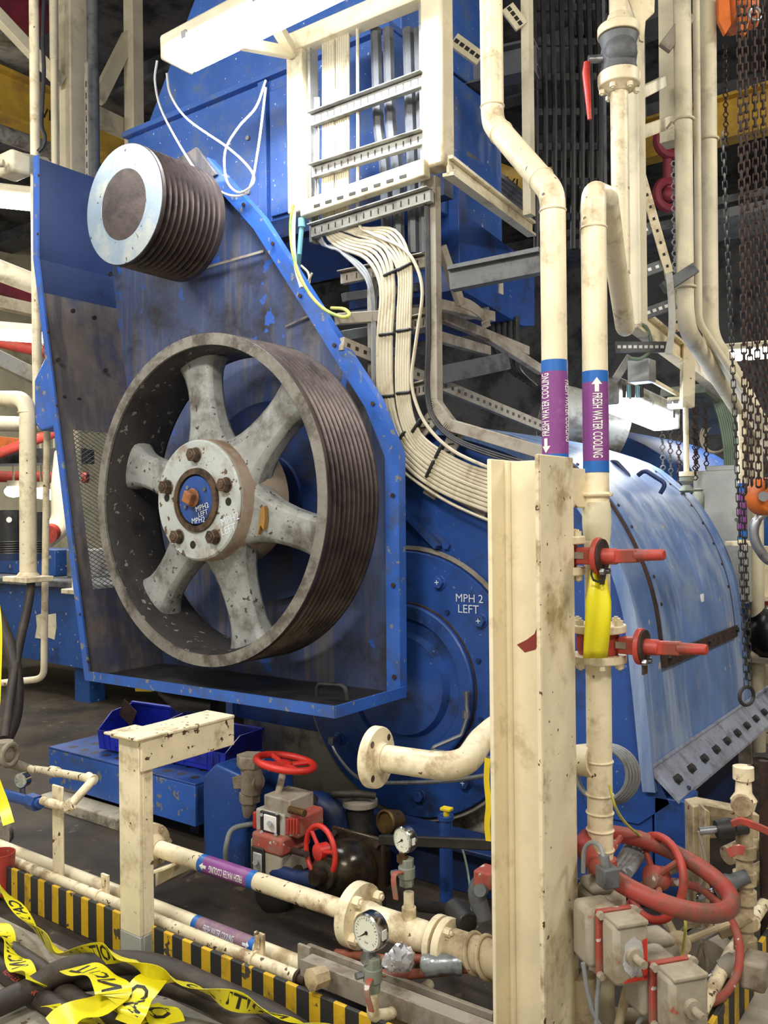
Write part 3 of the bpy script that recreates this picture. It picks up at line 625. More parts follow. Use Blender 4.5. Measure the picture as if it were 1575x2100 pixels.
for yy in (1560, 1628, 1665, 1700, 1740): part(pB, 'weld_bead', MB().torus(V((pB0.x, pB0.y, atd(1225, yy, 2.47).z)), (0, 0, 1), RP+.001, .0035, 24, 6), 'cream')
part(pB, 'putty_wrap', MB().tube([V((pB0.x, pB0.y, atd(1225, y, 2.47).z)) for y in (1030, 1045, 1070, 1095, 1108)], [RP+.001, RP+.004, RP+.005, RP+.003, RP], 20), 'plaster', label='lumpy sealed wrap on the pipe above the valves')
pm = V((pB0.x, pB0.y, atd(1222, 866, 2.47).z)); fa = pixang((0, 0, 1), pm, 1222, 866)
label_band(pB, pm, (0, 0, 1), RP, .284, fa+.12, 'FRESH WATER COOLING', up=-1, arrow_end=-1, size=.038, tw=.42)
part(pB, 'clamp', MB().torus(V((pB0.x, pB0.y, atd(1223, 1014, 2.47).z)), (0, 0, 1), RP+.005, .006, 24, 8).cyl(V((pB0.x+.045, pB0.y-.01, atd(1223, 1014, 2.47).z)), V((pB0.x-.05, pB0.y+.02, atd(1223, 1014, 2.47).z)), .006, n=8), 'cream')
one('pipe_bracket', MB().bar(atd(1165, 1000, 2.44), atd(1200, 1002, 2.47), .02, .11), 'cream_chipped', 'small chipped bracket plate between column top and looped pipe', 'bracket', bv=.004)
def butterfly(name, label, c, hl, tape=False):
    t = T(name, label, 'valve', c, None)
    for dz in (-.042, .042):
        fz = part(t, 'flange', MB().lathe(c+V((0, 0, dz)), (0, 0, 1), [(.078, -.011), (.078, .011)], 28), 'cream', .003)
        bolts_on(fz, c+V((0, 0, dz+math.copysign(.011, dz))), (0, 0, 1 if dz > 0 else -1), .062, 6, .012, .014, 'cream', .5)
    part(t, 'wafer_body', MB().lathe(c, (0, 0, 1), [(.055, -.03), (.06, -.015), (.06, .015), (.055, .03)], 24), 'red')
    x1 = c+V((.115, 0, 0)); part(t, 'neck', MB().bar(c+V((.03, 0, 0)), x1, .03, .034).bar(x1-V((.05, 0, 0)), x1, .045, .045), 'red', .004)
    part(t, 'name_plate', MB().box(c+V((.075, -.024, .002)), (.03, .002, .018)), 'galv_dust')
    part(t, 'notch_disc', MB().lathe(x1, (1, 0, 0), [(.05, 0), (.05, .014), (.02, .02)], 24), 'red', .003)
    part(t, 'notch_plate', MB().lathe(x1+V((.016, 0, 0)), (1, 0, 0), [(.046, 0), (.046, .005)], 20).box(x1+V((.018, .0, -.055)), (.006, .03, .04)), 'rust_dark', label='rusty notch plate behind the lever')
    for yy in (-.02, .015): part(t, 'bolt', MB().hexa(x1+V((.02, yy, -.04)), (1, 0, 0), .009, .012), 'steel')
    part(t, 'lever', MB().cyl(x1+V((.015, 0, 0)), x1+V((.06, 0, 0)), .022, n=14).bar(x1+V((.05, 0, 0)), x1+V((.12, -.01, .004)), .03, .036).tube([x1+V((.11, -.01, .004)), x1+V((hl, -.016, .008))], [.016, .014], 12), 'red', .004)
    return t
zv1 = atd(1200, 1138, 2.42).z; zv2 = atd(1233, 1318, 2.47).z
butterfly('butterfly_valve', 'upper red lever valve with yellow tape tied round its neck', V((pA0.x, pA0.y, zv1)), .19)
butterfly('butterfly_valve', 'lower red lever valve between bolted cream flanges', V((pB0.x, pB0.y, zv2)), .19)
# caution tape tied on the upper valve
c = atd(1224, 1150, 2.36); m = MB(); pts = []; ups = []
for i in range(12):
    t = i/11; y = 1165+185*t; x = 1224+4*math.sin(t*4); pts.append(atd(x, y, 2.36-.03*math.sin(t*PI))); a = .12*math.sin(t*7); ups.append(_R*math.cos(a)+_F*math.sin(a))
ct = T('caution_tape', 'yellow caution tape strip hanging from the red lever valve', 'tape', atd(1224, 1350, 2.36))
mm = MB(); m = len(pts); n = 9; vs = []; fs = []
for i in range(m):
    w = (.036+.032*min(1, i/4))
    for j in range(n):
        u = j/(n-1)-.5; vs.append(pts[i]+ups[i]*u*w+_F*.0035*math.sin(u*11+i*.25))
for i in range(m-1):
    for j in range(n-1): fs.append((i*n+j, i*n+j+1, i*n+n+j+1, i*n+n+j))
mm.add(vs, fs); o = part(ct, 'tail', mm, 'tape', ); o.modifiers.new('s', 'SOLIDIFY').thickness = .001
part(ct, 'knot', MB().torus(atd(1228, 1140, 2.38), (1, 0, .1), .028, .010, 18, 6), 'tape')
text(ct, 'lettering', 'C', .062, lambda x, y: atd(1225, 1181, 2.322)+_R*y*1.0+_U*x, 'ink')
# flanged branch pipe below
br = [atd(1224, 1560, 2.47), atd(1120, 1555, 2.62), atd(1030, 1480, 2.95), atd(985, 1520, 2.85), atd(948, 1578, 2.62), atd(775, 1553, 2.76)]
bp = T('branch_pipe', 'short cream branch pipe with an open flange left of the column', 'pipe', br[-1])
part(bp, 'pipe', MB().tube(fil(br, .10, 7), .042, 20), 'cream')
ax = (br[-1]-br[-2]).normalized(); fl2 = part(bp, 'flange', MB().lathe(br[-1], ax, [(.043, -.03), (.05, -.012), (.094, -.010), (.096, 0), (.096, .02), (.05, .02)], 36, closed=True), 'cream', .002)
u, w, a = frame(ax)
for i in range(4):
    t = PI/4+PI/2*i; d = (u*math.cos(t)+w*math.sin(t))*.074; part(fl2, 'bolt_hole', MB().cyl(br[-1]+d-ax*.0115, br[-1]+d-ax*.0095, .011, n=12), 'bolt_brown')
part(bp, 'tee', MB().tube([br[0]+V((0, 0, 0)), br[0].lerp(br[1], .5)], [.05, .04], 16), 'cream')
# thin steel tube lines on the pump
one('lube_tube', MB().tube(fil([aty(957, 1420, 3.2), aty(957, 1450, 3.2), aty(960, 1465, 3.2), aty(946, 1508, 3.18), aty(890, 1532, 3.1), aty(886, 1540, 3.1), aty(1010, 1556, 2.95)], .02), .009, 8).cyl(aty(957, 1418, 3.2), aty(957, 1432, 3.2), .013, n=8).hexa(aty(956, 1458, 3.2), (0, 0, -1), .018, .03), 'steel', 'bent steel lubrication tube on the bearing cover beside the column', 'tube')
one('lube_tube', MB().tube(spl([aty(681, 1525, 3.2), aty(690, 1545, 3.15), aty(722, 1585, 3.0), aty(760, 1603, 2.9), aty(850, 1605, 2.75), aty(930, 1600, 2.65), aty(1000, 1590, 2.6)]), .008, 8).hexa(aty(680, 1512, 3.2), (0, 0, -1), .018, .03), 'steel', 'thin steel tube sagging below the open flanged pipe', 'tube')
# ================================================================== cable frame
FY = 3.2
cf = T('cable_rack', 'white steel cable support frame with slotted rungs beside the lamp', 'frame', (-2.4, FY, 2.93))
part(cf, 'post', MB().bx(-2.875, -2.775, FY-.05, FY+.05, 2.955, 3.80), 'cream_clean', .008)
part(cf, 'post', MB().bx(-2.095, -1.985, FY-.05, FY+.05, 2.985, 4.6), 'cream_clean', .012)
part(cf, 'top_beam', MB().bar(V((-2.86, FY-.02, 3.775)), V((-2.09, FY-.02, 3.765)), .08, .09), 'cream_clean', .006)
r_ = part(cf, 'bottom_rail', MB().bar(aty(622, 431, FY-.06), aty(876, 345, FY-.06), .05, .075), 'cream_clean', .005)
for i in range(8):
    p = aty(622, 431, FY-.0865).lerp(aty(876, 345, FY-.0865), .12+.1*i); part(r_, 'slot', MB().bar(p-V((.018, 0, 0)), p+V((.018, 0, 0)), .004, .013), 'ink')
def rung(par, p, q, w=.03, h=.05, ns=9, mat='galv', lip=True, nm='rung'):
    p = V(p); q = V(q); m = MB().bar(p, q, w, h)
    if lip: m.bar(p+V((0, -w*.6, h*.62)), q+V((0, -w*.6, h*.62)), w*1.6, .006)
    o = part(par, nm, m, mat, .002)
    for i in range(ns):
        c = p.lerp(q, (i+.7)/(ns+.4))+V((0, -w/2-.0007, 0)); part(o, 'slot', MB().box(c, (.006, .002, h*.5)), 'ink')
    return o
rung(cf, aty(641, 250, FY-.03), aty(872, 166, FY-.03), ns=16); rung(cf, aty(643, 356, FY-.03), aty(872, 285, FY-.03), ns=16); rung(cf, aty(641, 478, FY-.03), aty(886, 402, FY-.03), ns=16)
for x in (643, 872): part(cf, 'rail', MB().bx(aty(x, 300, FY).x-.008, aty(x, 300, FY).x+.008, FY-.03, FY+.03, aty(x, 500 if x < 700 else 400, FY).z, 3.73), 'galv', .002)
# ladder that runs on down behind the guard and over the pump
ld = T('cable_ladder', 'dusty vertical cable ladder bending over the pump side', 'cable ladder', aty(830, 1000, FY+.03))
part(ld, 'rail', MB().bar(aty(763, 560, FY+.03), aty(765, 830, FY+.03), .03, .04, (0, -1, 0)), 'galv_dust', .003)
rr = fil([aty(888, 365, FY+.02), aty(893, 828, FY+.02), aty(925, 872, FY+.02), aty(1120, 930, FY+.0)], .05, 4)
m = MB()
for p, q in zip(rr, rr[1:]): m.bar(p, q, .05, .045, (0, -1, 0))
part(ld, 'rail', m, 'galv_dust', .002)
for a, b in (((702, 573), (876, 537)), ((842, 668), (878, 660)), ((842, 806), (878, 797))):
    rung(ld, aty(*a, FY+.035), aty(*b, FY+.035), ns=8 if a[0] < 800 else 4, mat='galv_dust')
for a, b in (((826, 925), (892, 852)), ((880, 1018), (940, 880))):
    p, q = aty(*a, FY+.04), aty(*b, FY+.04); o = part(ld, 'rung', MB().bar(p, q, .012, .07, V((0, 1, 0)).cross(q-p)), 'galv_dust', .002)
    for i in range(6): c = p.lerp(q, .3+.12*i); part(o, 'slot', MB().box(c+V((0, -.0072, 0)), (.03, .001, .007)), 'ink')
part(ld, 'rail', MB().bar(aty(815, 945, FY+.03), aty(1000, 1050, FY+.03), .02, .05), 'galv_dust', .003)
ORD = ['first', 'second', 'third', 'fourth', 'fifth', 'sixth', 'seventh', 'eighth']
def cable(name, px, Y, r, mat, label, grp=None, n=7, cat='cable', sm=5):
    return one(name, MB().tube(spl([aty(x, y, Y if not isinstance(Y, list) else Y[i]) for i, (x, y) in enumerate(px)], sm), r, n), mat, label, cat, grp)
for k in range(5):
    cable('electric_cable', [(664+5*k, 60), (664+5*k, 300), (665+5*k, 455), (688+9*k, 502-3*k), (752+9*k, 531-6*k), (781+6.5*k, 592-3*k), (775+6.7*k, 700), (778+6.7*k, 820), (800+6.7*k, 905-2*k), (845+6*k, 966-6*k), (910+4*k, 1010-8*k), (1000, 1047-10*k), (1060, 1066-11*k)], FY-.012, .0095, 'cable_cream', ORD[k]+' thick cream cable from the left in the left bundle', 'left bundle of cream cables')
for k in range(6):
    cable('electric_cable', [(691+4.6*k, 60), (691+4.6*k, 300), (692+4.6*k, 450), (722+5*k, 478-2*k), (775+7*k, 498-5*k), (816+5*k, 552-3*k), (816+5*k, 650), (813+5*k, 750), (816+5*k, 830), (836+5*k, 898-2*k), (880+4.5*k, 946-4.5*k), (940+3*k, 982-6*k), (1000, 1007-8*k), (1060, 1024-9*k)], FY-.012, .0075, 'cable_cream', ORD[k]+' slim cream cable from the left in the right bundle', 'right bundle of cream cables')
cable('electric_cable', [(733, 60), (734, 300), (735, 450), (760, 478), (820, 505), (851, 540), (866, 600), (853, 700), (844, 780), (858, 840), (885, 885), (930, 925), (1000, 958), (1060, 978)], FY-.02, .008, 'cable_cream', 'single cream cable running alone right of the bundles')
for k in range(3):
    cable('electric_cable', [(646+4*k, 200), (648+4*k, 470), (690+4*k, 508+4*k), (738-3*k, 540+4*k), (760-3*k, 575+3*k), (768-3*k, 640), (770-3*k, 800)], FY-.005-.008*k, .006, 'cable_grey', ORD[k]+' thin grey cable along the left rail of the ladder', 'grey cables on the left rail')
for k in range(3):
    cable('electric_cable', [(878-3*k, 420), (880-3*k, 560), (881-3*k, 700), (879-3*k, 800), (892-3*k, 858), (935-2*k, 898+3*k), (1020, 930+5*k), (1110, 955+5*k)], FY-.01-.006*k, .0055, 'cable_black', ORD[k]+' thin black cable along the right rail of the ladder', 'black cables on the right rail')
for k, x in enumerate((777, 802, 843, 866)):
    cable('conduit_hose', [(x-6, 60), (x, 260), (x+12 if x < 820 else x+3, 340), (x+18 if x < 820 else x+6, 520)], FY+.06, .026, 'rubber_pvc', ORD[k]+' fat grey conduit hose from the left behind the frame rungs', 'grey conduit hoses in the frame')
cable('electric_cable', [(822, 962), (850, 985), (920, 1030), (1005, 1068), (1060, 1085)], FY-.01, .007, 'cable_cream', 'lowest cream cable crossing the blue pump face alone')
for k, (px, py, a, L) in enumerate(((804, 560, -12, .062), (795, 686, 0, .062), (795, 813, 0, .062), (822, 900, -48, .062), (884, 962, -60, .064))):
    c = aty(px, py, FY-.012); a = math.radians(a); m = MB().box(c, (L+.022, .036, .014), Matrix.Rotation(a, 3, 'Y')); one('cable_tie', m, 'cable_black', ORD[k]+' black strap from the top on the left cable bundle', 'cable tie', 'straps on the left bundle', bv=.006)
for k, (px, py, a) in enumerate(((831, 548, -15), (829, 678, 0), (829, 806, 0), (856, 873, -50), (902, 925, -58))):
    c = aty(px, py, FY-.012); a = math.radians(a); m = MB().box(c, (.076, .034, .014), Matrix.Rotation(a, 3, 'Y')); one('cable_tie', m, 'cable_black', ORD[k]+' black strap from the top on the right cable bundle', 'cable tie', 'straps on the right bundle', bv=.006)
# loose cables
one('earth_cable', MB().tube(spl([aty(601, 420, 3.0), aty(596, 470, 3.0), aty(604, 535, 2.99), aty(628, 592, 2.98), aty(662, 632, 2.98), aty(700, 650, 2.98), aty(716, 645, 3.02), aty(706, 634, 3.08), aty(680, 632, 3.15)]), .008, 8), 'cable_yellow', 'yellow-green earth cable looping beside the guard edge', 'cable')
one('electric_cable', MB().tube(spl([aty(605, 400, 3.02), aty(602, 480, 3.0), aty(606, 545, 3.0), aty(618, 590, 3.0)]), .009, 8), 'cable_white', 'white cable hanging straight below the frame corner', 'cable')
one('electric_cable', MB().tube([aty(619, 462, 3.13), aty(614, 520, 3.13), aty(608, 575, 3.2)], .012, 8).cyl(aty(619, 448, 3.13), aty(619, 466, 3.13), .018, n=10), 'cable_blue', 'light blue cable with a grey gland under the blue housing', 'cable')
one('electric_cable', MB().tube(spl([aty(618, 545, 3.2), aty(632, 560, 3.18), aty(634, 580, 3.16), aty(626, 592, 3.14), aty(640, 560, 3.14)]), .006, 8), 'cable_cream', 'short cream cable end with a tag near the guard edge', 'cable')
# ================================================================== the near lamp
def lamp(name, label, c, ax, L, W, H, mat, power, col, body='cream_far', grp=None, hang=True):
    c = V(c); ax = V(ax).normalized(); t = T(name, label, 'lamp', c, grp); sd = V((0, 0, 1)).cross(ax).normalized(); up = ax.cross(sd)
    R3 = Matrix((ax, sd, up)).transposed()
    part(t, 'housing', MB().box(c+up*H*.28, (L, W, H*.45), R3), body, H*.12)
    d = part(t, 'diffuser', MB().box(c-up*H*.22, (L*.97, W*.9, H*.55), R3), mat, H*.2)
    for s_ in (-1, 1): part(t, 'end_cap', MB().box(c+ax*s_*L*.492, (L*.02, W*.96, H*.9), R3), body, H*.1)
    for i in range(3):
        for s_ in (-1, 1): part(t, 'clip', MB().box(c+ax*L*(-.36+.36*i)+sd*s_*W*.5, (.03, .012, H*.3), R3), 'steel')
    if hang:
        for s_ in (-.35, .35): part(t, 'hanger_rod', MB().cyl(c+ax*L*s_, V((*(c+ax*L*s_).xy, 5.6)), .006, n=6), body)
    if power:
        l = bpy.data.lights.new(name+'_tube', 'AREA'); l.shape = 'RECTANGLE'; l.size = L*.9; l.size_y = W*.8; l.energy = power; l.color = col
        o = bpy.data.objects.new(name+'_light', l); COL.objects.link(o); o.parent = t; o.matrix_local = Matrix.Translation(-up*(H*.62))@R3.to_4x4()
    return t
la = aty(352, 118, 2.75)
lamp('fluorescent_lamp', 'glaring fluorescent lamp hung in front of the cable frame', V((la.x+.62, 2.78, la.z+.03)), (1, 0, 0.02), 1.25, .2, .12, 'tube_cool', 45, (.86, .93, 1), hang=False)
one('lamp_bracket', MB().bar(V((la.x+.5, 2.85, la.z+.12)), V((-2.83, 3.15, 3.72)), .05, .05).bar(V((-2.83, 3.15, 3.72)), V((-2.83, 2.8, 3.62)), .04, .05), 'cream_clean', 'white arm that carries the glaring lamp from the frame corner', 'bracket', bv=.004)
one('lamp_cable', MB().tube(spl([aty(322, 125, 2.9), aty(318, 170, 2.95), aty(335, 235, 3.0), aty(395, 340, 3.0), aty(440, 385, 3.0), aty(480, 402, 3.0), aty(512, 385, 3.02), aty(530, 300, 3.05), aty(545, 180, 3.1)]), .006, 7), 'cable_white', 'outer white cable drooping from the glaring lamp', 'cable')
one('lamp_cable', MB().tube(spl([aty(342, 150, 2.9), aty(350, 195, 2.95), aty(385, 245, 3.0), aty(470, 305, 3.0), aty(515, 350, 3.0), aty(518, 378, 3.0), aty(490, 395, 3.0), aty(465, 370, 3.0), aty(462, 310, 3.0), aty(490, 260, 3.0), aty(525, 220, 3.05), aty(545, 165, 3.1)]), .006, 7), 'cable_white', 'inner white cable looped under the glaring lamp', 'cable')
# ================================================================== left background
def pole(name, label, px, d, r, mat, cat='pipe', n=12, fr=.08, grp=None):
    """pipe through pixels; d a depth or one per point"""
    ds = d if isinstance(d, list) else [d]*len(px)
    return one(name, MB().tube(fil([atd(x, y, dd) for (x, y), dd in zip(px, ds)], fr, 6), r, n), mat, label, cat, grp)
def beamp(name, label, px, d, w, h, mat, cat='beam', up=(0, 0, 1), bv=.004):
    ds = d if isinstance(d, list) else [d]*len(px); a, b = [atd(x, y, dd) for (x, y), dd in zip(px, ds)]
    return one(name, MB().bar(a, b, w, h, up), mat, label, cat, bv=bv)
def vert(px, y0, y1, d):
    a = atd(px, (y0+y1)/2, d); return V((a.x, a.y, atd(px, y1, d).z)), V((a.x, a.y, atd(px, y0, d).z))
a, b = vert(73, -60, 860, 5.0); one('riser_pipe', MB().cyl(a, b, .027, n=14), 'cream', 'long thin cream riser passing behind the top of the guard', 'pipe')
a, b = vert(111, -60, 345, 5.5); one('riser_pipe', MB().cyl(a, b, .022, n=12).cyl(a.lerp(b, .55), a.lerp(b, .9), .026, n=12), 'cream_far', 'short cream riser with a label left of the square column', 'pipe')
a, b = vert(148, -60, 400, 5.7); one('steel_column', MB().bx(a.x-.095, a.x+.095, a.y-.08, a.y+.08, a.z, b.z), 'cream_far', 'square cream column beyond the guard at top left', 'column', bv=.01)
a, b = vert(191, -60, 380, 5.4); one('dark_pipe', MB().cyl(a, b, .036, n=12), 'galv_dark', 'dark grey riser against the square column', 'pipe')
a, b = vert(179, 230, 380, 5.3); t = T('slotted_strip', 'narrow slotted strip between square column and dark riser', 'strip', a); part(t, 'bar', MB().bx(a.x-.016, a.x+.016, a.y-.004, a.y+.004, a.z, b.z+.3), 'galv_dust')
for i in range(9): part(t, 'slot', MB().box(V((a.x, a.y-.0045, a.z+.05+i*.07)), (.008, .002, .035)), 'ink')
one('hanging_cable', MB().tube(spl([atd(92, -40, 4.9), atd(88, 80, 4.9), atd(90, 150, 4.9), atd(85, 250, 4.9), atd(92, 280, 4.9), atd(88, 300, 4.9), atd(78, 312, 4.9)]), .012, 8), 'cable_black', 'black cable strapped along the thin riser at top left', 'cable')
a, b = vert(274, -60, 300, 6.6); one('steel_post', MB().bx(a.x-.055, a.x+.055, a.y-.05, a.y+.05, a.z, b.z), 'cream_far', 'cream post rising beside the blue motor housing', 'post', bv=.006)
beamp('diagonal_brace', 'cream diagonal brace crossing the thin riser at top left', [(-30, 5), (126, 170)], [5.2, 5.6], .06, .075, 'cream_far', 'brace')
beamp('diagonal_brace', 'cream diagonal brace right of the dark riser', [(200, 205), (265, 75)], [6.4, 6.6], .06, .10, 'cream_far', 'brace')
beamp('cross_beam', 'grey-cream cross beam below the diagonal brace', [(190, 235), (292, 282)], [6.3, 6.9], .08, .13, 'cream_far')
p = atd(-20, 185, 7.0); q = atx(330, 330, p.x)
yb = T('crane_beam', 'yellow crane beam running behind the square column', 'beam', p)
part(yb, 'web', MB().bar(p, q, .03, .34), 'yellow_beam'); part(yb, 'bottom_flange', MB().bar(p-V((0, 0, .19)), q-V((0, 0, .19)), .18, .03), 'yellow_beam'); part(yb, 'top_flange', MB().bar(p+V((0, 0, .18)), q+V((0, 0, .18)), .18, .03), 'yellow_beam')
tp = atx(98, 236, p.x+.02); dr = (q-p).normalized(); text(yb, 'lettering', 'WLL', .13, plane_fn(tp, dr, (0, 0, 1)), 'ink')
pole('overhead_pipe', 'pale green pipe below the yellow beam at far left', [(-30, 262), (130, 318)], [6.4, 7.0], .062, 'galv', fr=.1)
pole('overhead_pipe', 'dark red pipe high up at far left', [(-30, -10), (80, 40)], [6.0, 6.4], .13, 'red_far')
pole('overhead_pipe', 'dark red pipe passing behind the cream post', [(190, 70), (360, 225)], [8.0, 9.0], .13, 'red_far')
beamp('cable_tray', 'grey ribbed cable tray above the yellow beam at far left', [(-30, 70), (75, 140)], [6.6, 7.2], .3, .03, 'galv', 'cable tray')
t = T('junction_fitting', 'cream box fitting on a pipe left of the guard top', 'fitting', atd(42, 370, 4.7)); part(t, 'box', MB().box(atd(28, 340, 4.7), (.16, .12, .12)), 'cream_far', .02); part(t, 'pipe', MB().tube([atd(30, 330, 4.75), atd(90, 340, 5.1)], .05, 12), 'cream_far'); part(t, 'knob', MB().cyl(atd(8, 335, 4.6), atd(-10, 335, 4.6), .02, n=10), 'cream_far')
lamp('fluorescent_lamp', 'bright fluorescent lamp under the box fitting at far left', atd(-40, 398, 5.4), V((.55, .83, 0)), 1.3, .15, .12, 'tube_soft', 45, (1, .97, .9))
lamp('fluorescent_lamp', 'bright fluorescent lamp left of the hinge cover', atd(10, 680, 6.5), V((.45, .89, 0)), 1.3, .15, .12, 'tube_soft', 45, (1, .97, .9))
pole('insulated_pipe', 'lagged cream pipe between the two left lamps', [(-40, 540), (130, 605)], [6.0, 6.6], .075, 'cream_far')
beamp('cross_beam', 'cream beam below the lagged pipe at far left', [(-40, 612), (130, 650)], [7.2, 7.8], .1, .1, 'cream_far')
beamp('cross_beam', 'wine-red beam above the cream beam at far left', [(-40, 575), (130, 630)], [7.6, 8.2], .1, .14, 'red_far')
pole('fire_pipe', 'red and orange pipe under the left lamp', [(-40, 690), (130, 730)], [6.9, 7.3], .055, 'red')
beamp('support_channel', 'worn grey channel reaching the hinge cover', [(-20, 727), (100, 785)], [4.9, 5.1], .05, .085, 'galv')
t = T('flanged_pipe', 'cream elbow pipe standing on a square flange beside the guard', 'pipe', atd(56, 1190, 4.6))
part(t, 'pipe', MB().tube(fil([atd(-60, 818, 4.9), atd(57, 818, 4.6), V((*atd(56, 1000, 4.6).xy, atd(56, 1182, 4.6).z))], .11, 8), .043, 18), 'cream')
part(t, 'weld_bead', MB().torus(V((*atd(56, 1000, 4.6).xy, atd(56, 846, 4.6).z)), (0, 0, 1), .043, .003, 20, 6), 'cream'); c = V((*atd(56, 1000, 4.6).xy, atd(56, 1187, 4.6).z)); part(t, 'flange', MB().box(c, (.22, .16, .028)), 'cream', .004); part(t, 'collar', MB().lathe(c, (0, 0, 1), [(.065, .01), (.045, .035)], 18), 'cream')
t = T('flanged_pipe', 'narrow cream pipe end with a flange at the guard edge', 'pipe', atd(155, 1216, 5.2)); a, b = vert(158, 1090, 1212, 5.2); part(t, 'pipe', MB().cyl(a, V((b.x, b.y, atd(158, 470, 5.2).z)), .03, n=12), 'cream'); part(t, 'flange', MB().box(a, (.15, .12, .028)), 'cream', .004)
a, b = vert(97, 800, 1385, 4.75); pole('drain_pipe', 'thin cream pipe dropping to a low elbow beside the blue tank', [(98, 800), (95, 1000), (90, 1392), (-40, 1405)], 4.75, .018, 'cream', fr=.06)
pole('cross_pipe', 'horizontal cream pipe behind the elbow pipe', [(-40, 868), (180, 873)], [6.2, 6.6], .055, 'cream_far')
pole('fire_pipe', 'red pipe sloping up behind the elbow pipe', [(-40, 945), (170, 865)], [7.5, 7.5], .045, 'red'); pole('fire_pipe', 'horizontal red pipe low on the far wall', [(-40, 977), (180, 979)], 9.5, .06, 'red')
beamp('orange_beam', 'orange beam end behind the horizontal cream pipe', [(-40, 905), (60, 915)], 8.0, .1, .12, 'orange')
beamp('cable_tray', 'dark cable tray full of cables behind the red pipe', [(-40, 940), (180, 935)], 8.6, .4, .14, 'dark_far', 'cable tray')
for i, (x, y) in enumerate(((28, 1008), (84, 1011), (112, 1014))):
    c = atd(x, y, 8.8); t = T('bulkhead_lamp', ['glowing round lamp left of the elbow pipe', 'glowing round lamp right of the elbow pipe', 'glowing round lamp nearest the guard edge'][i], 'lamp', c, 'round lamps on the far left wall'); part(t, 'globe', MB().sph(c, .085, 14, (1.3, 1, .7)), 'tube_soft'); part(t, 'base', MB().lathe(c+V((0, 0, .05)), (0, 0, 1), [(.07, 0), (.06, .06)], 14), 'cream_far'); part(t, 'drop_rod', MB().cyl(c+V((0, 0, .1)), V((c.x, c.y, 2.3)), .012, n=8), 'cream_far')
for x, y0, y1, r, lb in ((22, 1046, 1140, .085, 'black cylinder head with a side hole on the far blue block'), (75, 1050, 1140, .06, 'black cylinder head hidden behind the elbow pipe')):
    a, b = vert(x, y0, y1, 6.2); t = T('cylinder_head', lb, 'machine part', a); part(t, 'body', MB().cyl(a+V((0, 0, .1)), b, r, n=20), 'cable_black'); m = MB()
    for i in range(6): m.torus(a+V((0, 0, .02+i*.016)), (0, 0, 1), r+.004, .008, 20, 6)
    part(t, 'thread', m, 'cable_black'); part(t, 'base', MB().cyl(a-V((0, 0, .03)), a+V((0, 0, .02)), r*1.2, n=20), 'blue_dark')
    if x < 40: c = atd(19, 1066, 6.2-.086); part(t, 'hole', MB().cyl(c, c-_F*.004, .02, n=14), 'white')
t = T('pulsation_tank', 'cream rounded tank partly behind the guard edge', 'tank', atd(125, 1110, 7.5)); part(t, 'body', MB().tube(fil([atd(135, 930, 7.6), atd(128, 1000, 7.5), atd(130, 1075, 7.5), atd(90, 1105, 7.4)], .2), .095, 18), 'cream_far'); part(t, 'red_cap', MB().cyl(atd(106, 1092, 7.1), atd(98, 1096, 7.0), .075, n=16), 'red')
fb = aty(0, 1300, 4.3)
t = T('blue_tank', 'low blue steel tank with a pale paint patch left of the guard', 'tank', (-5.6, 4.6, .12)); zt = aty(40, 1198, 4.3).z
part(t, 'body', MB().prism([V((-8.2, 4.3, .30)), V((-4.25, 4.3, .24)), V((-4.0, 4.3, .12)), V((-3.5, 4.3, .12)), V((-3.5, 4.3, zt)), V((-8.2, 4.3, zt))], (0, .9, 0)), 'blue_far')
part(t, 'top_plate', MB().bx(-8.2, -3.5, 4.25, 5.2, zt, zt+.05), 'galv_dark', .004)
part(t, 'paint_patch', MB().prism([aty(x, y, 4.2985) for x, y in ((74, 1262), (86, 1258), (100, 1260), (115, 1258), (116, 1285), (112, 1312), (96, 1306), (84, 1310), (72, 1308), (76, 1285))], (0, -.002, 0)), 'plaster', label='rough cream paint patch on the blue tank')
for x0, x1, m_ in ((0, 112, 'blue_far'), (136, 170, 'galv')):
    a = aty(x0-30 if x0 == 0 else x0, 1165, 4.6); b = aty(x1, 1128, 4.6); part(t, 'module', MB().bx(a.x, b.x, 4.6, 5.0, zt+.05, b.z), m_, .01)
part(t, 'leg', MB().bx(-3.95, -3.8, 4.35, 4.5, -.02, .2), 'blue_far'); part(t, 'leg', MB().bx(-6.4, -6.2, 4.35, 4.5, -.02, .3), 'blue_far')
one('drain_hose', MB().tube(spl([atd(64, 1190, 4.55), atd(58, 1240, 4.5), atd(40, 1320, 4.3), atd(22, 1420, 4.1), atd(8, 1515, 3.9)]), .022, 12), 'rubber', 'thick black hose dropping from the flange past the blue tank', 'hose')
one('drain_hose', MB().tube(spl([atd(-20, 1230, 4.4), atd(10, 1300, 4.3), atd(32, 1380, 4.2), atd(30, 1470, 4.1), atd(0, 1540, 4.0)]), .032, 12), 'rubber', 'flattened brown hose curving at the far left edge', 'hose')
m = MB(); pts = [atd(x, y, d) for x, y, d in ((-18, 1195, 3.9), (-8, 1260, 3.85), (-4, 1340, 3.8), (-8, 1420, 3.7), (-14, 1480, 3.6), (-20, 1560, 3.4), (4, 1640, 3.3), (18, 1690, 3.25))]
one('caution_tape', MB().strip(spl(pts, 4), [_R+_F*.4*math.sin(i*.5) for i in range(29)], .04), 'tape', 'yellow tape hanging down the far left edge', 'tape')
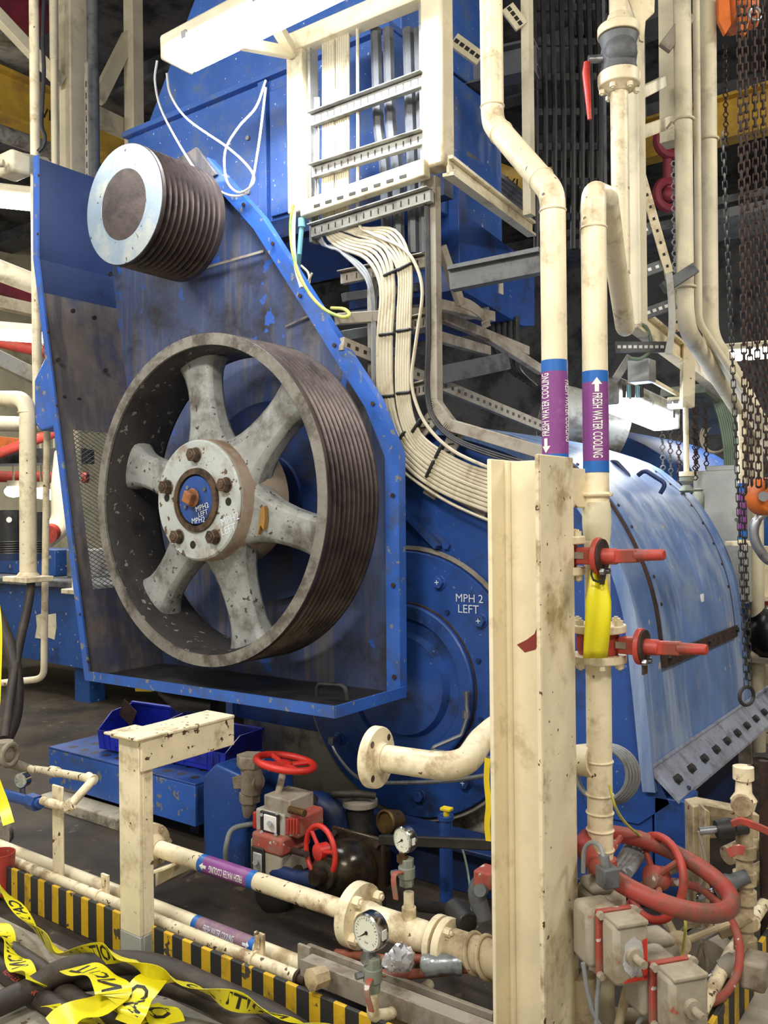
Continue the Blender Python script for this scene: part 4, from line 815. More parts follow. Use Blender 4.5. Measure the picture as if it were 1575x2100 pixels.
# ================================================================== below the guard, left
p00 = aty(100, 1536, 2.75); p01 = aty(400, 1602, 2.75); p02 = aty(399, 1696, 2.75); zt = (p00.z+p01.z)/2
st = T('step_box', 'blue steel step box with rows of punched holes', 'step', (p00.x*.5+p01.x*.5, 3.0, p02.z))
part(st, 'top_plate', MB().bx(p00.x, p01.x, 2.75, 3.3, zt-.012, zt), 'blue', .003); part(st, 'front_plate', MB().bx(p00.x, p01.x, 2.75, 2.762, p02.z, zt-.012), 'blue_bright', .003)
part(st, 'end_plate', MB().bx(p01.x-.012, p01.x, 2.762, 3.3, p02.z, zt-.012), 'blue', .003); part(st, 'end_plate', MB().bx(p00.x, p00.x+.012, 2.762, 3.3, p02.z, zt-.012), 'blue', .003)
s0 = None; nx = 11
for i in range(nx):
    for j in range(4):
        c = V((p00.x+.12+i*(p01.x-p00.x-.2)/(nx-1)+(.04 if j % 2 else 0), 2.82+j*.11, zt+.0004))
        if s0 is None: s0 = part(st, 'punched_hole', MB().cyl(c, c-V((0, 0, .003)), .024, n=12), 'ink'); c0 = c
        else: kids(st, 'punched_hole', s0, [c-c0])
for x in (p00.x+.1, p01.x-.15): part(st, 'leg', MB().bx(x, x+.06, 2.85, 2.95, -.02, p02.z+.01), 'blue_dark')
one('concrete_block', MB().box(aty(190, 1668, 2.72), (.75, .12, .09)), 'beige_stain', 'grey stone slab under the blue step box', 'block', bv=.01)
def crate(label, c, W, D, H, rot, tilt=0):
    R3 = Matrix.Rotation(rot, 3, 'Z')@Matrix.Rotation(tilt, 3, 'X'); c = V(c); t = T('storage_bin', label, 'bin', c); w = .006
    P = lambda x, y, z: c+R3@V((x, y, z))
    part(t, 'bottom', MB().box(P(0, 0, w/2), (W, D, w), R3), 'blue_plastic')
    f = part(t, 'front_wall', MB().box(P(0, -D/2, H*.3), (W, w, H*.6), R3), 'blue_plastic', .002); part(t, 'back_wall', MB().box(P(0, D/2, H/2), (W, w, H), R3), 'blue_plastic', .002)
    part(f, 'rib', MB().box(P(0, -D/2-.004, H*.3), (W*.4, .006, H*.3), R3), 'blue_plastic', .002)
    for s_ in (-1, 1):
        part(t, 'side_wall', MB().prism([P(s_*W/2, -D/2, 0), P(s_*W/2, D/2, 0), P(s_*W/2, D/2, H), P(s_*W/2, -D*.1, H), P(s_*W/2, -D/2, H*.6)], R3@V((w*-s_, 0, 0))), 'blue_plastic')
        for i in range(3): part(f, 'rib', MB().box(P(s_*W*(.2+.1*i), -D/2-.004, H*.3), (.006, .006, H*.5), R3), 'blue_plastic')
    part(t, 'rim', MB().box(P(0, D/2, H), (W+.02, .02, .012), R3), 'blue_plastic', .002); return t
crate('blue plastic bin tilted on the step box under the guard', V((*aty(300, 1505, 3.0).xy, zt+.03)), .42, .26, .17, .1, .12)
crate('blue plastic bin behind the cream arm', V((*aty(440, 1550, 3.05).xy, zt+.005)), .40, .26, .16, .05)
one('paper_card', MB().box(aty(262, 1462, 2.98), (.12, .003, .10), Matrix.Rotation(.5, 3, 'Y')), 'rust_dark', 'brown card standing in the tilted blue bin', 'card')
one('yellow_tag', MB().box(aty(298, 1411, 2.66), (.12, .03, .03), Matrix.Rotation(-.1, 3, 'Y')), 'yellow', 'small yellow clip under the guard tray', 'clip', bv=.004)
one('spray_nozzle', MB().tube([aty(330, 1418, 2.7), aty(372, 1440, 2.7), aty(440, 1448, 2.72)], [.02, .05, .03], 10), 'oily', 'dark oily drain spout hanging under the guard tray', 'spout')
a = aty(416, 1700, 2.62); b = aty(505, 1700, 2.62)
one('blue_pedestal', MB().prism([V((a.x, 2.62, -.02)), V((b.x, 2.62, -.02)), V((b.x, 2.62, .40)), V((a.x+.08, 2.62, .43)), V((a.x, 2.62, .36))], (0, .3, 0)), 'blue', 'blue steel pedestal behind the cooling pipe', 'pedestal', bv=.012)
# post with arm
a = atz(247, 1966, 0.); ps = T('angle_post', 'cream steel post with grey foot and an arm under the guard', 'post', (a.x+.07, a.y+.05, 0)); zp = aty(280, 1520, a.y).z
xa, xb_ = a.x, aty(286, 1700, a.y).x; yd = atx(315, 1700, xb_).y-a.y
part(ps, 'upright', MB().bx(xa, xb_, a.y, a.y+.014, .10, zp).bx(xb_-.012, xb_, a.y+.014, a.y+yd, .10, zp), 'cream', .003)
part(ps, 'grey_foot', MB().bx(xa, xb_, a.y-.001, a.y+.013, 0, .10).bx(xb_-.013, xb_+.001, a.y+.013, a.y+yd, 0, .10), 'cabinet', .003, label='grey painted foot of the cream post')
part(ps, 'arm', MB().bx(xa-.02, xb_+.02, a.y-.02, a.y+.42, zp, zp+.012).bx(xb_+.004, xb_+.016, a.y+.0, a.y+.42, zp-.10, zp), 'cream_chipped', .003)
part(ps, 'cap_plate', MB().bx(xa-.04, xb_+.03, a.y-.03, a.y+.1, zp+.010, zp+.018), 'cream_chipped', .002)
# flat bar with small pipework
a = aty(118, 1790, 2.02); fbz = aty(118, 1612, 2.02).z; one('flat_bar', MB().bx(a.x-.035, a.x+.035, 2.02, 2.03, .0, fbz), 'cream_chipped', 'upright cream flat bar carrying the small bent pipe', 'bracket', bv=.004)
one('bent_pipe', MB().tube(fil([aty(58, 1576, 2.2), aty(110, 1583, 2.15), aty(192, 1598, 2.1), aty(140, 1656, 1.98), aty(88, 1642, 2.0)], .03), .0165, 12).cyl(aty(105, 1581, 2.15), aty(118, 1584, 2.15), .022, n=12).cyl(aty(180, 1594, 2.1), aty(192, 1600, 2.1), .022, n=12).cyl(aty(148, 1648, 1.99), aty(136, 1656, 1.98), .023, n=12), 'cream_chipped', 'small zigzag cream pipe with elbows at lower left', 'pipe')
one('blue_pipe', MB().tube([aty(-30, 1618, 2.0), aty(62, 1644, 2.0), aty(84, 1648, 2.0)], [.022, .022, .02], 12).hexa(aty(60, 1642, 2.0), (1, 0, 0), .032, .06), 'blue', 'blue pipe end joined to the zigzag pipe', 'pipe')
t = T('pressure_gauge', 'tiny pressure gauge at the far left edge', 'gauge', aty(45, 1620, 2.05)); c = aty(46, 1600, 2.05); part(t, 'case', MB().lathe(c, (.3, -1, 0), [(.0, -.02), (.03, -.02), (.032, .012), (.028, .014)], 20), 'chrome'); part(t, 'dial', MB().lathe(c, (.3, -1, 0), [(.028, .0145), (0, .0145)], 20), 'dial'); part(t, 'stem', MB().cyl(c, c-V((0, 0, .06)), .012, n=10), 'steel')
one('gate_valve', MB().sph(aty(8, 1548, 2.1), .05, 14, (1, 1, .9)).cyl(aty(8, 1520, 2.1), aty(8, 1545, 2.1), .04, n=12).torus(aty(20, 1548, 2.1), (1, .3, 0), .045, .012, 20, 8).cyl(aty(10, 1560, 2.1), aty(60, 1578, 2.2), .022, n=10), 'cast_dusty', 'grey valve body cut by the left edge', 'valve')
one('black_valve', MB().lathe(aty(-8, 1715, 2.25), (.7, -.7, .2), [(.03, -.06), (.07, -.04), (.07, 0), (.04, .02), (.075, .03), (.075, .05), (0, .06)], 20), 'cast_dusty', 'dirty flange pair at the left edge above the kerb', 'flange')
# long low pipes along the kerb
zA = .055
lp = T('low_pipe', 'rear cream pipe lying along the kerb with a dusty marker', 'pipe', (-2.4, 2.09, .02)); pA_ = aty(-40, 1724, 2.09); pe = aty(730, 2035, 2.09)
za = aty(120, 1782, 2.09).z; part(lp, 'pipe', MB().cyl(V((pA_.x, 2.09, za)), V((pe.x, 2.09, za)), .026, n=14), 'cream')
c = aty(463, 1915, 2.09); fa = pixang((1, 0, 0), V((c.x, 2.09, za)), 463, 1915); label_band(lp, V((c.x, 2.09, za)), (1, 0, 0), .026, .30, fa+.25, 'FRESH WATER COOLING', 'lbl_purple_dusty', up=1, size=.03, tmat='chalk', arrow_end=1)
fp = T('low_pipe', 'front chipped cream pipe clamped along the top of the kerb', 'pipe', (-2.2, 2.0, .08)); zb = .088; x0 = aty(78, 1790, 2.0).x; x1 = aty(612, 1990, 2.0).x
part(fp, 'pipe', MB().cyl(V((x0, 2.0, zb)), V((x1, 2.0, zb)), .0205, n=14), 'cream_chipped'); part(fp, 'ferrule', MB().cyl(V((x1-.02, 2.0, zb)), V((x1+.03, 2.0, zb)), .016, n=12).torus(V((x1, 2.0, zb)), (1, 0, 0), .02, .006, 18, 6), 'rust_dark')
for px, py in ((204, 1812), (521, 1932)):
    c = aty(px, py, 2.0); part(fp, 'clamp', MB().bx(c.x-.02, c.x+.02, 2.02, 2.03, .0, zb+.075).torus(V((c.x, 2.0, zb)), (1, 0, 0), .023, .005, 18, 6).box(V((c.x, 2.015, zb+.05)), (.018, .002, .04)), 'cream_chipped')
one('low_pipe', MB().cyl(V((aty(-40, 1745, 2.0).x, 2.0, .09)), V((aty(70, 1783, 2.0).x, 2.0, .09)), .021, n=12), 'cream_chipped', 'cut cream pipe stub at the left end of the kerb', 'pipe')
# ================================================================== cooling line with flanges and gauges
Yc = 2.2; zc = .225
def cx(px): return aty(px, 1800, Yc).x
cl = T('cooling_pipe', 'horizontal cream cooling pipe with purple marker and bolted flange', 'pipe', (cx(600), Yc, zc-.03))
part(cl, 'pipe', MB().cyl(V((cx(318), Yc, zc)), V((cx(735), Yc, zc)), .031, n=20), 'cream_chipped')
c = V((cx(470), Yc, zc)); fa = pixang((1, 0, 0), c, 470, 1790); label_band(cl, c, (1, 0, 0), .031, .28, fa+.35, 'FRESH WATER COOLING', up=-1, size=.034, arrow_end=1)
f = part(cl, 'flange', MB().lathe(V((cx(318), Yc, zc)), (1, 0, 0), [(.03, -.05), (.085, -.05), (.085, -.012), (.05, 0), (.034, .03), (.03, .03)], 28, closed=True), 'cream_dusty'); bolts_on(f, V((cx(318)-.012, Yc, zc)), (1, 0, 0), .068, 6, .014, .016, 'cream_dusty')
one('support_bracket', MB().prism([aty(318, 1790, 2.2), aty(358, 1775, 2.2), aty(352, 1800, 2.2), aty(318, 1820, 2.2)], (0, .1, 0)).bar(aty(318, 1786, 2.18), aty(360, 1772, 2.18), .12, .012), 'cream', 'small cream shelf bracket right of the grey-footed post', 'bracket', bv=.003)
xf = cx(738)
f = part(cl, 'flange', MB().lathe(V((xf, Yc, zc)), (1, 0, 0), [(.03, -.03), (.098, -.028), (.1, -.026), (.1, .012), (.04, .014), (.03, .014)], 36, closed=True), 'cream'); bolts_on(f, V((xf+.012, Yc, zc)), (1, 0, 0), .078, 4, .017, .024, 'cream', .6)
part(cl, 'tee_body', MB().tube([V((xf+.0, Yc, zc)), V((xf+.04, Yc, zc)), V((xf+.06, Yc, zc)), V((xf+.2, Yc, zc)), V((xf+.24, Yc, zc))], [.05, .05, .046, .046, .046], 20).sph(V((xf+.24, Yc, zc)), .046, 16), 'cream')
xg = cx(838)
part(cl, 'branch', MB().cyl(V((xg, Yc, zc)), V((xg, Yc, zc+.12)), .016, n=14).cyl(V((xg, Yc, zc+.04)), V((xg, Yc, zc+.075)), .022, n=14).cyl(V((xg, Yc, zc)), V((xg, Yc, zc-.10)), .020, n=14), 'cream')
xr = cx(902)
f = part(cl, 'flange', MB().lathe(V((xr, Yc, zc)), (1, 0, 0), [(.03, -.02), (.075, -.02), (.075, 0), (.03, 0)], 28, closed=True), 'cream', .002)
f = part(cl, 'flange', MB().lathe(V((xr+.034, Yc, zc)), (1, 0, 0), [(.03, -.024), (.075, -.024), (.075, 0), (.05, .004), (.03, .004)], 28, closed=True), 'cream', .002); bolts_on(f, V((xr+.034, Yc, zc)), (1, 0, 0), .06, 4, .013, .02, 'cream', .5)
one('strainer', MB().tube([V((xr+.03, Yc, zc)), V((xr+.12, Yc, zc)), V((xr+.26, Yc, zc)), V((xr+.36, Yc, zc))], [.05, .05, .055, .05], 20).torus(V((xr+.12, Yc, zc)), (1, 0, .3), .055, .008, 24, 6).torus(V((xr+.16, Yc, zc)), (1, 0, .3), .057, .008, 24, 6).lathe(V((xr+.27, Yc, zc)), (1, 0, 0), [(.08, -.01), (.08, .012)], 28), 'cream_dusty', 'cream strainer body with bolted bonnet beside the column foot', 'strainer', bv=.004)
def gauge(label, c, R_, nrm, stem, mats):
    t = T('pressure_gauge', label, 'gauge', c-V((0, 0, R_))); n = V(nrm).normalized()
    part(t, 'case', MB().lathe(c, n, [(0, -R_*.75), (R_*.94, -R_*.72), (R_, -R_*.6), (R_, 0), (R_*.92, .004), (R_*.90, -.002)], 36), 'chrome')
    d = part(t, 'dial', MB().lathe(c, n, [(R_*.90, .0005), (0, .0008)], 36), 'dial'); u = V((0, 0, 1)); s_ = u.cross(n).normalized(); f0 = c+n*.0014
    part(d, 'needle', MB().prism([f0+s_*(-.02*R_)+u*R_*.05, f0+s_*R_*.02-u*R_*.05, f0-s_*R_*.62-u*R_*.42], n*.0006).add(*((lambda m: (m.v, m.f))(MB().cyl(f0, f0+n*.002, R_*.1, n=10)))), 'ink')
    m = MB()
    for i in range(21):
        a = math.radians(225-13.5*i); L = .16 if i % 5 == 0 else .08; e = s_*math.cos(a)+u*math.sin(a); q = e.cross(n)*.004*R_/.05
        m.add([f0+e*R_*.78+q*.2, f0+e*R_*.78-q*.2, f0+e*R_*(.78-L)-q*.2, f0+e*R_*(.78-L)+q*.2], [(0, 1, 2, 3)])
    part(d, 'scale_marks', m, 'ink'); text(d, 'lettering', 'bar', R_*.2, plane_fn(f0-u*R_*.5, s_, u), 'ink')
    part(t, 'sticker', MB().box(c+s_*R_*1.0-n*R_*.3+V((0, 0, R_*.1)), (.002, R_*.35, R_*.5)), 'white', label='white sticker on the gauge case')
    part(t, 'stem', MB().cyl(c-V((0, 0, R_*.9)), c-V((0, 0, R_*1.0+stem)), .011, n=10).hexa(c-V((0, 0, R_*1.15)), (0, 0, -1), .018, .02), mats)
    return t
gauge('lower pressure gauge with a white dial in front of the bolted flange', atd(752, 1913, 2.40), .052, V((-.12, -1, .02)), .03, 'steel')
gauge('upper pressure gauge on a grey valve above the tee', atd(825, 1723, 2.68), .040, V((-.25, -1, .03)), .03, 'bronze')
def needle_valve(label, a, b, r, hp, hq):
    t = T('ball_valve', label, 'valve', b); part(t, 'body', MB().hexa(a, (b-a), r, (b-a).length).cyl(a.lerp(b, .3), a.lerp(b, .7), r*1.12, n=16), 'green_grey' if r < .026 else 'cast_dusty', .002); part(t, 'lever', MB().strip(spl([a.lerp(b, .5), hp, hq], 4), [(1, 0, .0)]*9, .018, .006), 'red_dusty', .002); part(t, 'nut', MB().hexa(a.lerp(b, .5)+V((-.02, -.02, 0)), (-.5, -1, 0), .01, .02), 'steel'); return t
needle_valve('grey ball valve with drooping red lever under the upper gauge', atd(834, 1760, 2.68), atd(834, 1816, 2.68), .0235, atd(808, 1795, 2.63), atd(812, 1845, 2.63))
needle_valve('ball valve with red lever below the lower gauge', atd(765, 1962, 2.40), atd(764, 2032, 2.40), .0235, atd(752, 2030, 2.34), atd(762, 2075, 2.34))
pole('drain_elbow', 'cream elbow pipe under the lower gauge valve', [(764, 2028, ), (764, 2085), (800, 2080), (880, 2020)], [2.4, 2.4, 2.45, 2.7], .017, 'cream', fr=.03)
# foil-wrapped lines
for x, y, r, lb in ((823, 1964, .036, 'crumpled foil wrap on the drain branch'), (803, 1972, .026, 'smaller crumpled foil wrap left of the drain branch')):
    m = MB().sph(atd(x, y, 2.55), r, 20); rn = random.Random(x)
    for i in range(len(m.v)): m.v[i] = m.v[i]+V((rn.uniform(-1, 1), rn.uniform(-1, 1), rn.uniform(-1, 1)))*r*.22
    one('foil_wrap', m, 'foil', lb, 'foil')
pole('red_hose', 'upper red rubber hose running to the column foot', [(690, 1955), (790, 1968), (900, 1965), (1030, 1945)], [2.8, 2.66, 2.6, 2.55], .014, 'red_hose', 'hose', fr=.2)
pole('red_hose', 'lower red rubber hose running to the column foot', [(700, 1975), (800, 2002), (900, 1993), (1030, 1976)], [2.75, 2.6, 2.56, 2.5], .014, 'red_hose', 'hose', fr=.2)
one('duct_tape_wrap', MB().tube(spl([atd(868, 1982, 2.56), atd(885, 1978, 2.55), atd(920, 1976, 2.54), atd(948, 1975, 2.54), atd(958, 1972, 2.54)]), [.020]*3+[.033]*6+[.030]*6+[.034]*3+[.02]*3, 12), 'duct_tape', 'silver tape bandage joining the two red hoses', 'tape')
one('bronze_fitting', MB().lathe(atd(872, 1950, 2.72), (.5, -.6, .1), [(.05, -.05), (.06, 0), (.045, .02), (0, .03)], 18), 'cast_dusty', 'dull round valve end behind the foil wrap', 'fitting')
# cable tray along the kerb
ty = T('kerb_cable_tray', 'dusty steel cable tray running along behind the kerb', 'cable tray', aty(850, 2050, 1.99))
A0, A1 = aty(632, 1942, 2.10), aty(1012, 2076, 2.10); B0, B1 = aty(618, 1968, 2.0), aty(1012, 2118, 2.0); z1 = A0.z; z2 = B0.z
part(ty, 'rail', MB().bar(V((A0.x, 2.10, z1)), V((A1.x, 2.10, z1)), .015, .022).bar(V((A0.x, 2.10, z1-.03)), V((A1.x, 2.10, z1-.03)), .006, .05), 'galv_dust', .002)
part(ty, 'channel', MB().bx(B0.x, B1.x, 1.993, 2.05, z2-.035, z2).bx(B0.x, B1.x, 1.993, 1.998, z2-.06, z2+.006), 'galv_dust', .003)
for i in range(12): x = A0.x+.06+(A1.x-A0.x-.1)*i/11; part(ty, 'rung', MB().bx(x-.014, x+.014, 2.0, 2.10, z1-.03, z1-.022), 'galv_dust')
part(ty, 'stand', MB().bx(A0.x+.0, A0.x+.05, 2.05, 2.06, .0, z1+.03), 'galv_dust'); part(ty, 'stand', MB().bx(A0.x+.35, A0.x+.43, 2.05, 2.06, .0, z1-.03), 'cream_chipped')
one('pipe_stub', MB().lathe(aty(637, 2010, 1.9), (-.2, -1, .1), [(.0, -.05), (.03, -.05), (.032, 0), (.02, .004), (0, .006)], 8), 'cream_dusty', 'chipped hexagonal pipe stub on top of the kerb', 'pipe')
# ================================================================== oily valve group behind the cooling line
t = T('relief_valve', 'tan brass relief valve standing on the blue pedestal', 'valve', aty(518, 1690, 2.6)); v = lambda x, y: aty(x, y, 2.6)
part(t, 'cap', MB().hexa(v(514, 1572), v(514, 1558)-v(514, 1572), .06, .05), 'cast_dusty', .004); part(t, 'body', MB().tube([v(516, 1572), v(518, 1600), v(516, 1624)], [.045, .046, .044], 16), 'cast_dusty'); part(t, 'side_port', MB().cyl(v(518, 1602), v(532, 1605), .035, n=12).bar(v(484, 1604), v(505, 1602), .04, .05), 'cast_dusty', .003); part(t, 'nut', MB().hexa(v(512, 1625), (0, 0, -1), .045, .04), 'cast_dusty', .002); part(t, 'tail', MB().tube([v(512, 1642), v(510, 1655), v(506, 1675)], [.032, .03, .014], 12), 'cast_dusty')
def handwheel(name, label, c, nrm, R_, r, mat, nsp=3, hub=.03, stem=None, sp_mat=None, dish=0., a0=.4):
    t = T(name, label, 'handwheel', c); n = V(nrm).normalized(); u, w, a = frame(n)
    part(t, 'rim', MB().torus(c, n, R_, r, 40, 10), mat); part(t, 'hub', MB().lathe(c-n*dish, n, [(hub, -hub*.9), (hub, hub*.5), (hub*.6, hub*.7), (0, hub*.7)], 18), sp_mat or mat)
    for i in range(nsp):
        q = a0+2*PI*i/nsp; d = u*math.cos(q)+w*math.sin(q); part(t, 'spoke', MB().tube([c-n*dish+d*hub*.7, c-n*dish*.5+d*R_*.5, c+d*R_], [r*.9, r*.75, r*.8], 8), sp_mat or mat)
    if stem: part(t, 'stem', MB().cyl(c-n*dish, V(stem), r*1.0, n=12), 'cast_dusty')
    return t
hc = aty(585, 1564, 2.55); handwheel('valve_handwheel', 'bright red handwheel lying flat on a slanted stem', hc, (_U+_R*.16+_F*.04), .114, .014, 'red_bright', 4, .028, aty(567, 1642, 2.5), dish=.01)
t = T('valve_actuator', 'red and silver actuator with a white indicator plate below the flat handwheel', 'actuator', aty(560, 1715, 2.45)); v = lambda x, y, Y=2.45: aty(x, y, Y)
def boxpx(x0, y0, x1, y1, Y, dp): a = aty(x0, y1, Y); b = aty(x1, y0, Y); return MB().bx(a.x, b.x, Y, Y+dp, a.z, b.z)
part(t, 'body', boxpx(524, 1672, 582, 1704, 2.45, .16), 'alu_paint', .008); part(t, 'end_cap', boxpx(580, 1676, 612, 1714, 2.46, .15), 'red_dusty', .012); part(t, 'end_cap', boxpx(517, 1666, 525, 1700, 2.455, .15), 'red_bright', .008)
for i in range(4): part(t, 'rib', boxpx(588+6*i, 1680, 591+6*i, 1712, 2.452, .02), 'red', .002)
part(t, 'top_block', boxpx(541, 1642, 594, 1668, 2.46, .14), 'galv_dust', .006); ip = part(t, 'indicator_plate', boxpx(533, 1672, 570, 1706, 2.438, .012), 'cable_black', .004); part(ip, 'white_face', boxpx(540, 1676, 565, 1703, 2.432, .008), 'white', .004); part(ip, 'pin', MB().cyl(v(552, 1689, 2.43), v(552, 1689, 2.405), .010, n=10), 'steel')
for x, y in ((536, 1671), (568, 1668), (536, 1706), (565, 1712)): part(ip, 'screw', MB().cyl(v(x, y, 2.44), v(x, y, 2.425), .007, n=8), 'steel')
part(t, 'port', MB().cyl(v(594, 1660), v(625, 1668), .014, n=10), 'bronze')
t = T('valve_actuator', 'lower red-topped silver actuator behind the purple marker', 'actuator', aty(545, 1785, 2.42)); part(t, 'body', boxpx(513, 1736, 575, 1790, 2.42, .16), 'alu_dusty', .010); part(t, 'top_cap', boxpx(515, 1722, 577, 1742, 2.415, .17), 'red_dusty', .012); ip = part(t, 'indicator_plate', boxpx(515, 1742, 540, 1790, 2.408, .012), 'cable_black', .004); part(ip, 'white_face', boxpx(518, 1752, 535, 1784, 2.402, .008), 'cabinet', .004); part(ip, 'pin', MB().cyl(aty(524, 1768, 2.40), aty(523, 1769, 2.375), .010, n=10), 'steel')
one('valve_neck', MB().tube([aty(590, 1715, 2.55), aty(592, 1745, 2.55), aty(590, 1800, 2.5)], [.05, .04, .07], 14).cyl(aty(592, 1742, 2.5), aty(628, 1752, 2.4), .012, n=10), 'rust_dark', 'rusty valve neck under the red and silver actuator', 'valve')
hc = aty(657, 1747, 2.40); handwheel('valve_handwheel', 'upright bright red handwheel in front of the oily vessel', hc, (-_F*.62-_R*.76+_U*.05), .090, .010, 'red_bright', 3, .03, aty(700, 1750, 2.6), dish=-.0, a0=1.3)
one('blue_pipe_arch', MB().tube(spl([aty(612, 1760, 2.75), aty(612, 1690, 2.75), aty(640, 1650, 2.78), aty(680, 1668, 2.8), aty(694, 1740, 2.82)]), .055, 14), 'blue_dark', 'dark blue arched pipe behind the upright red wheel', 'pipe')
t = T('oil_vessel', 'oily brown domed vessel with a square bolted flange', 'vessel', aty(700, 1830, 2.5)); c = aty(728, 1776, 2.55); ax = (aty(655, 1797, 2.35)-c).normalized()
part(t, 'dome', MB().lathe(c, ax, [(.10, -.02), (.105, .05), (.10, .11), (.08, .15), (.055, .165), (.05, .185), (.03, .19), (.028, .23), (0, .23)], 32), 'oil_brown')
u = V((0, 0, 1)); s_ = u.cross(ax).normalized(); R3 = Matrix((s_, u, ax)).transposed(); fp_ = part(t, 'square_flange', MB().box(c-ax*.02, (.25, .25, .02), R3), 'oil_brown', .02)
for i in (-1, 1):
    for j in (-1, 1): q = c+s_*i*.1+u*j*.1; part(fp_, 'bolt', MB().hexa(q-ax*.01, ax, .012, .012), 'rust_dark')
one('connecting_pipe', MB().tube(fil([aty(560, 1785, 2.45), aty(605, 1800, 2.42), aty(665, 1806, 2.42), aty(690, 1800, 2.45)], .05), .028, 12).cyl(aty(630, 1803, 2.42), aty(655, 1806, 2.42), .034, n=12), 'blue_dark', 'dark pipe with a blue coupling under the upright wheel', 'pipe')
t = T('filter_strainer', 'dark strainer with a spring cone hanging below the valves', 'strainer', aty(580, 1930, 2.5)); v = lambda x, y: aty(x, y, 2.5)
part(t, 'body', MB().tube([v(566, 1800), v(570, 1840), v(572, 1868), v(574, 1880)], [.09, .085, .05, .03], 16), 'oily'); part(t, 'nozzle', MB().tube([v(575, 1880), v(577, 1915), v(578, 1938)], [.028, .026, .014], 12), 'cable_grey'); part(t, 'cap', MB().torus(v(576, 1905), (0, 0, 1), .03, .006, 18, 6), 'cable_grey')
t = T('needle_lubricator', 'black oily valve body with a round cap and a side handle', 'valve', aty(740, 1730, 2.9)); v = lambda x, y: aty(x, y, 2.9)
part(t, 'body', MB().tube([v(738, 1760), v(738, 1715), v(738, 1690), v(738, 1655)], [.085, .085, .06, .06], 18), 'oily'); part(t, 'cap', MB().lathe(v(738, 1650), (0, 0, 1), [(.06, -.01), (.075, 0), (.075, .02), (.05, .03), (0, .03)], 22), 'galv_dust'); part(t, 'base_drum', MB().cyl(v(765, 1740), v(770, 1830), .075, n=18), 'oil_brown')
part(t, 'lever_grip', MB().tube([aty(683, 1628, 2.8), aty(735, 1628, 2.85), aty(770, 1632, 2.9)], [.018, .017, .014], 10), 'rubber')
one('shut_off_lever', MB().tube([aty(590, 1622, 2.7), aty(610, 1635, 2.7), aty(645, 1640, 2.65)], [.02, .03, .018], 10), 'cable_black', 'black rubber lever grip behind the slanted stem', 'lever')
one('pipe_end', MB().lathe(aty(790, 1686, 2.85), (-.1, -1, .15), [(.04, -.08), (.05, 0), (.042, .004), (.04, -.01), (0, -.012)], 20), 'bronze', 'round brass pipe end above the upper gauge', 'pipe')
a = aty(914, 1700, 2.7); bpq = one('blue_prop', MB().cyl(V((a.x, a.y, .0)), aty(914, 1676, 2.7), .024, n=12).cyl(aty(914, 1680, 2.7), aty(914, 1672, 2.7), .03, n=12), 'blue', 'slim blue prop with a yellow cap beside the column', 'post')
part(bpq, 'yellow_cap', MB().cyl(aty(915, 1676, 2.7), aty(916, 1662, 2.7), .012, n=8).bar(aty(906, 1657, 2.7), aty(926, 1661, 2.7), .03, .012), 'yellow', .003, 'yellow T-shaped cap')
beamp('grey_rail', 'dark perforated rail low behind the upper gauge', [(780, 1722), (1010, 1732)], [3.1, 2.8], .02, .035, 'oily')
one('black_hose', MB().tube(spl([aty(318, 1852, 2.3), aty(350, 1822, 2.4), aty(400, 1788, 2.55), aty(430, 1760, 2.7)]), .016, 10), 'rubber', 'black hose rising from the bund floor beside the post', 'hose')
one('grey_hose', MB().tube(spl([aty(540, 1655, 2.7), aty(530, 1685, 2.65), aty(478, 1700, 2.55), aty(464, 1735, 2.5), aty(463, 1765, 2.5)]), .011, 10), 'cable_grey', 'grey flexible hose curving round the blue pedestal', 'hose')
one('yellow_strap', MB().strip(spl([aty(1000, 1555, 2.15), aty(998, 1600, 2.15), aty(1002, 1650, 2.15), aty(999, 1690, 2.15), aty(1002, 1725, 2.15)], 4), [V((1, 0, 0))]*17, .018), 'yellow', 'yellow strap hanging along the left edge of the column', 'strap')
one('signal_cable', MB().tube(spl([aty(925, 1722, 2.7), aty(945, 1735, 2.65), aty(958, 1780, 2.6), aty(966, 1840, 2.5), aty(968, 1890, 2.4)]), .004, 6), 'cable_green', 'thin green signal wire hanging left of the column', 'cable')
rvb = one('hose_valve', MB().cyl(aty(990, 1826, 2.26), aty(984, 1826, 2.2), .018, n=12).tube(spl([aty(995, 1800, 2.3), aty(978, 1830, 2.3), aty(992, 1885, 2.3)]), .028, 10), 'galv_dark', 'red and grey valve block half hidden by the column', 'valve')
part(rvb, 'red_cap', MB().box(aty(1000, 1798, 2.3), (.06, .07, .05)), 'red_dusty', .006, 'faded red cap')
one('grey_coupling', MB().cyl(aty(930, 1862, 2.3), aty(960, 1895, 2.25), .034, n=14).tube([aty(860, 1858, 2.6), aty(930, 1866, 2.35)], .02, 10), 'oily', 'dark hose coupling lying on the strainer', 'coupling', bv=.004)
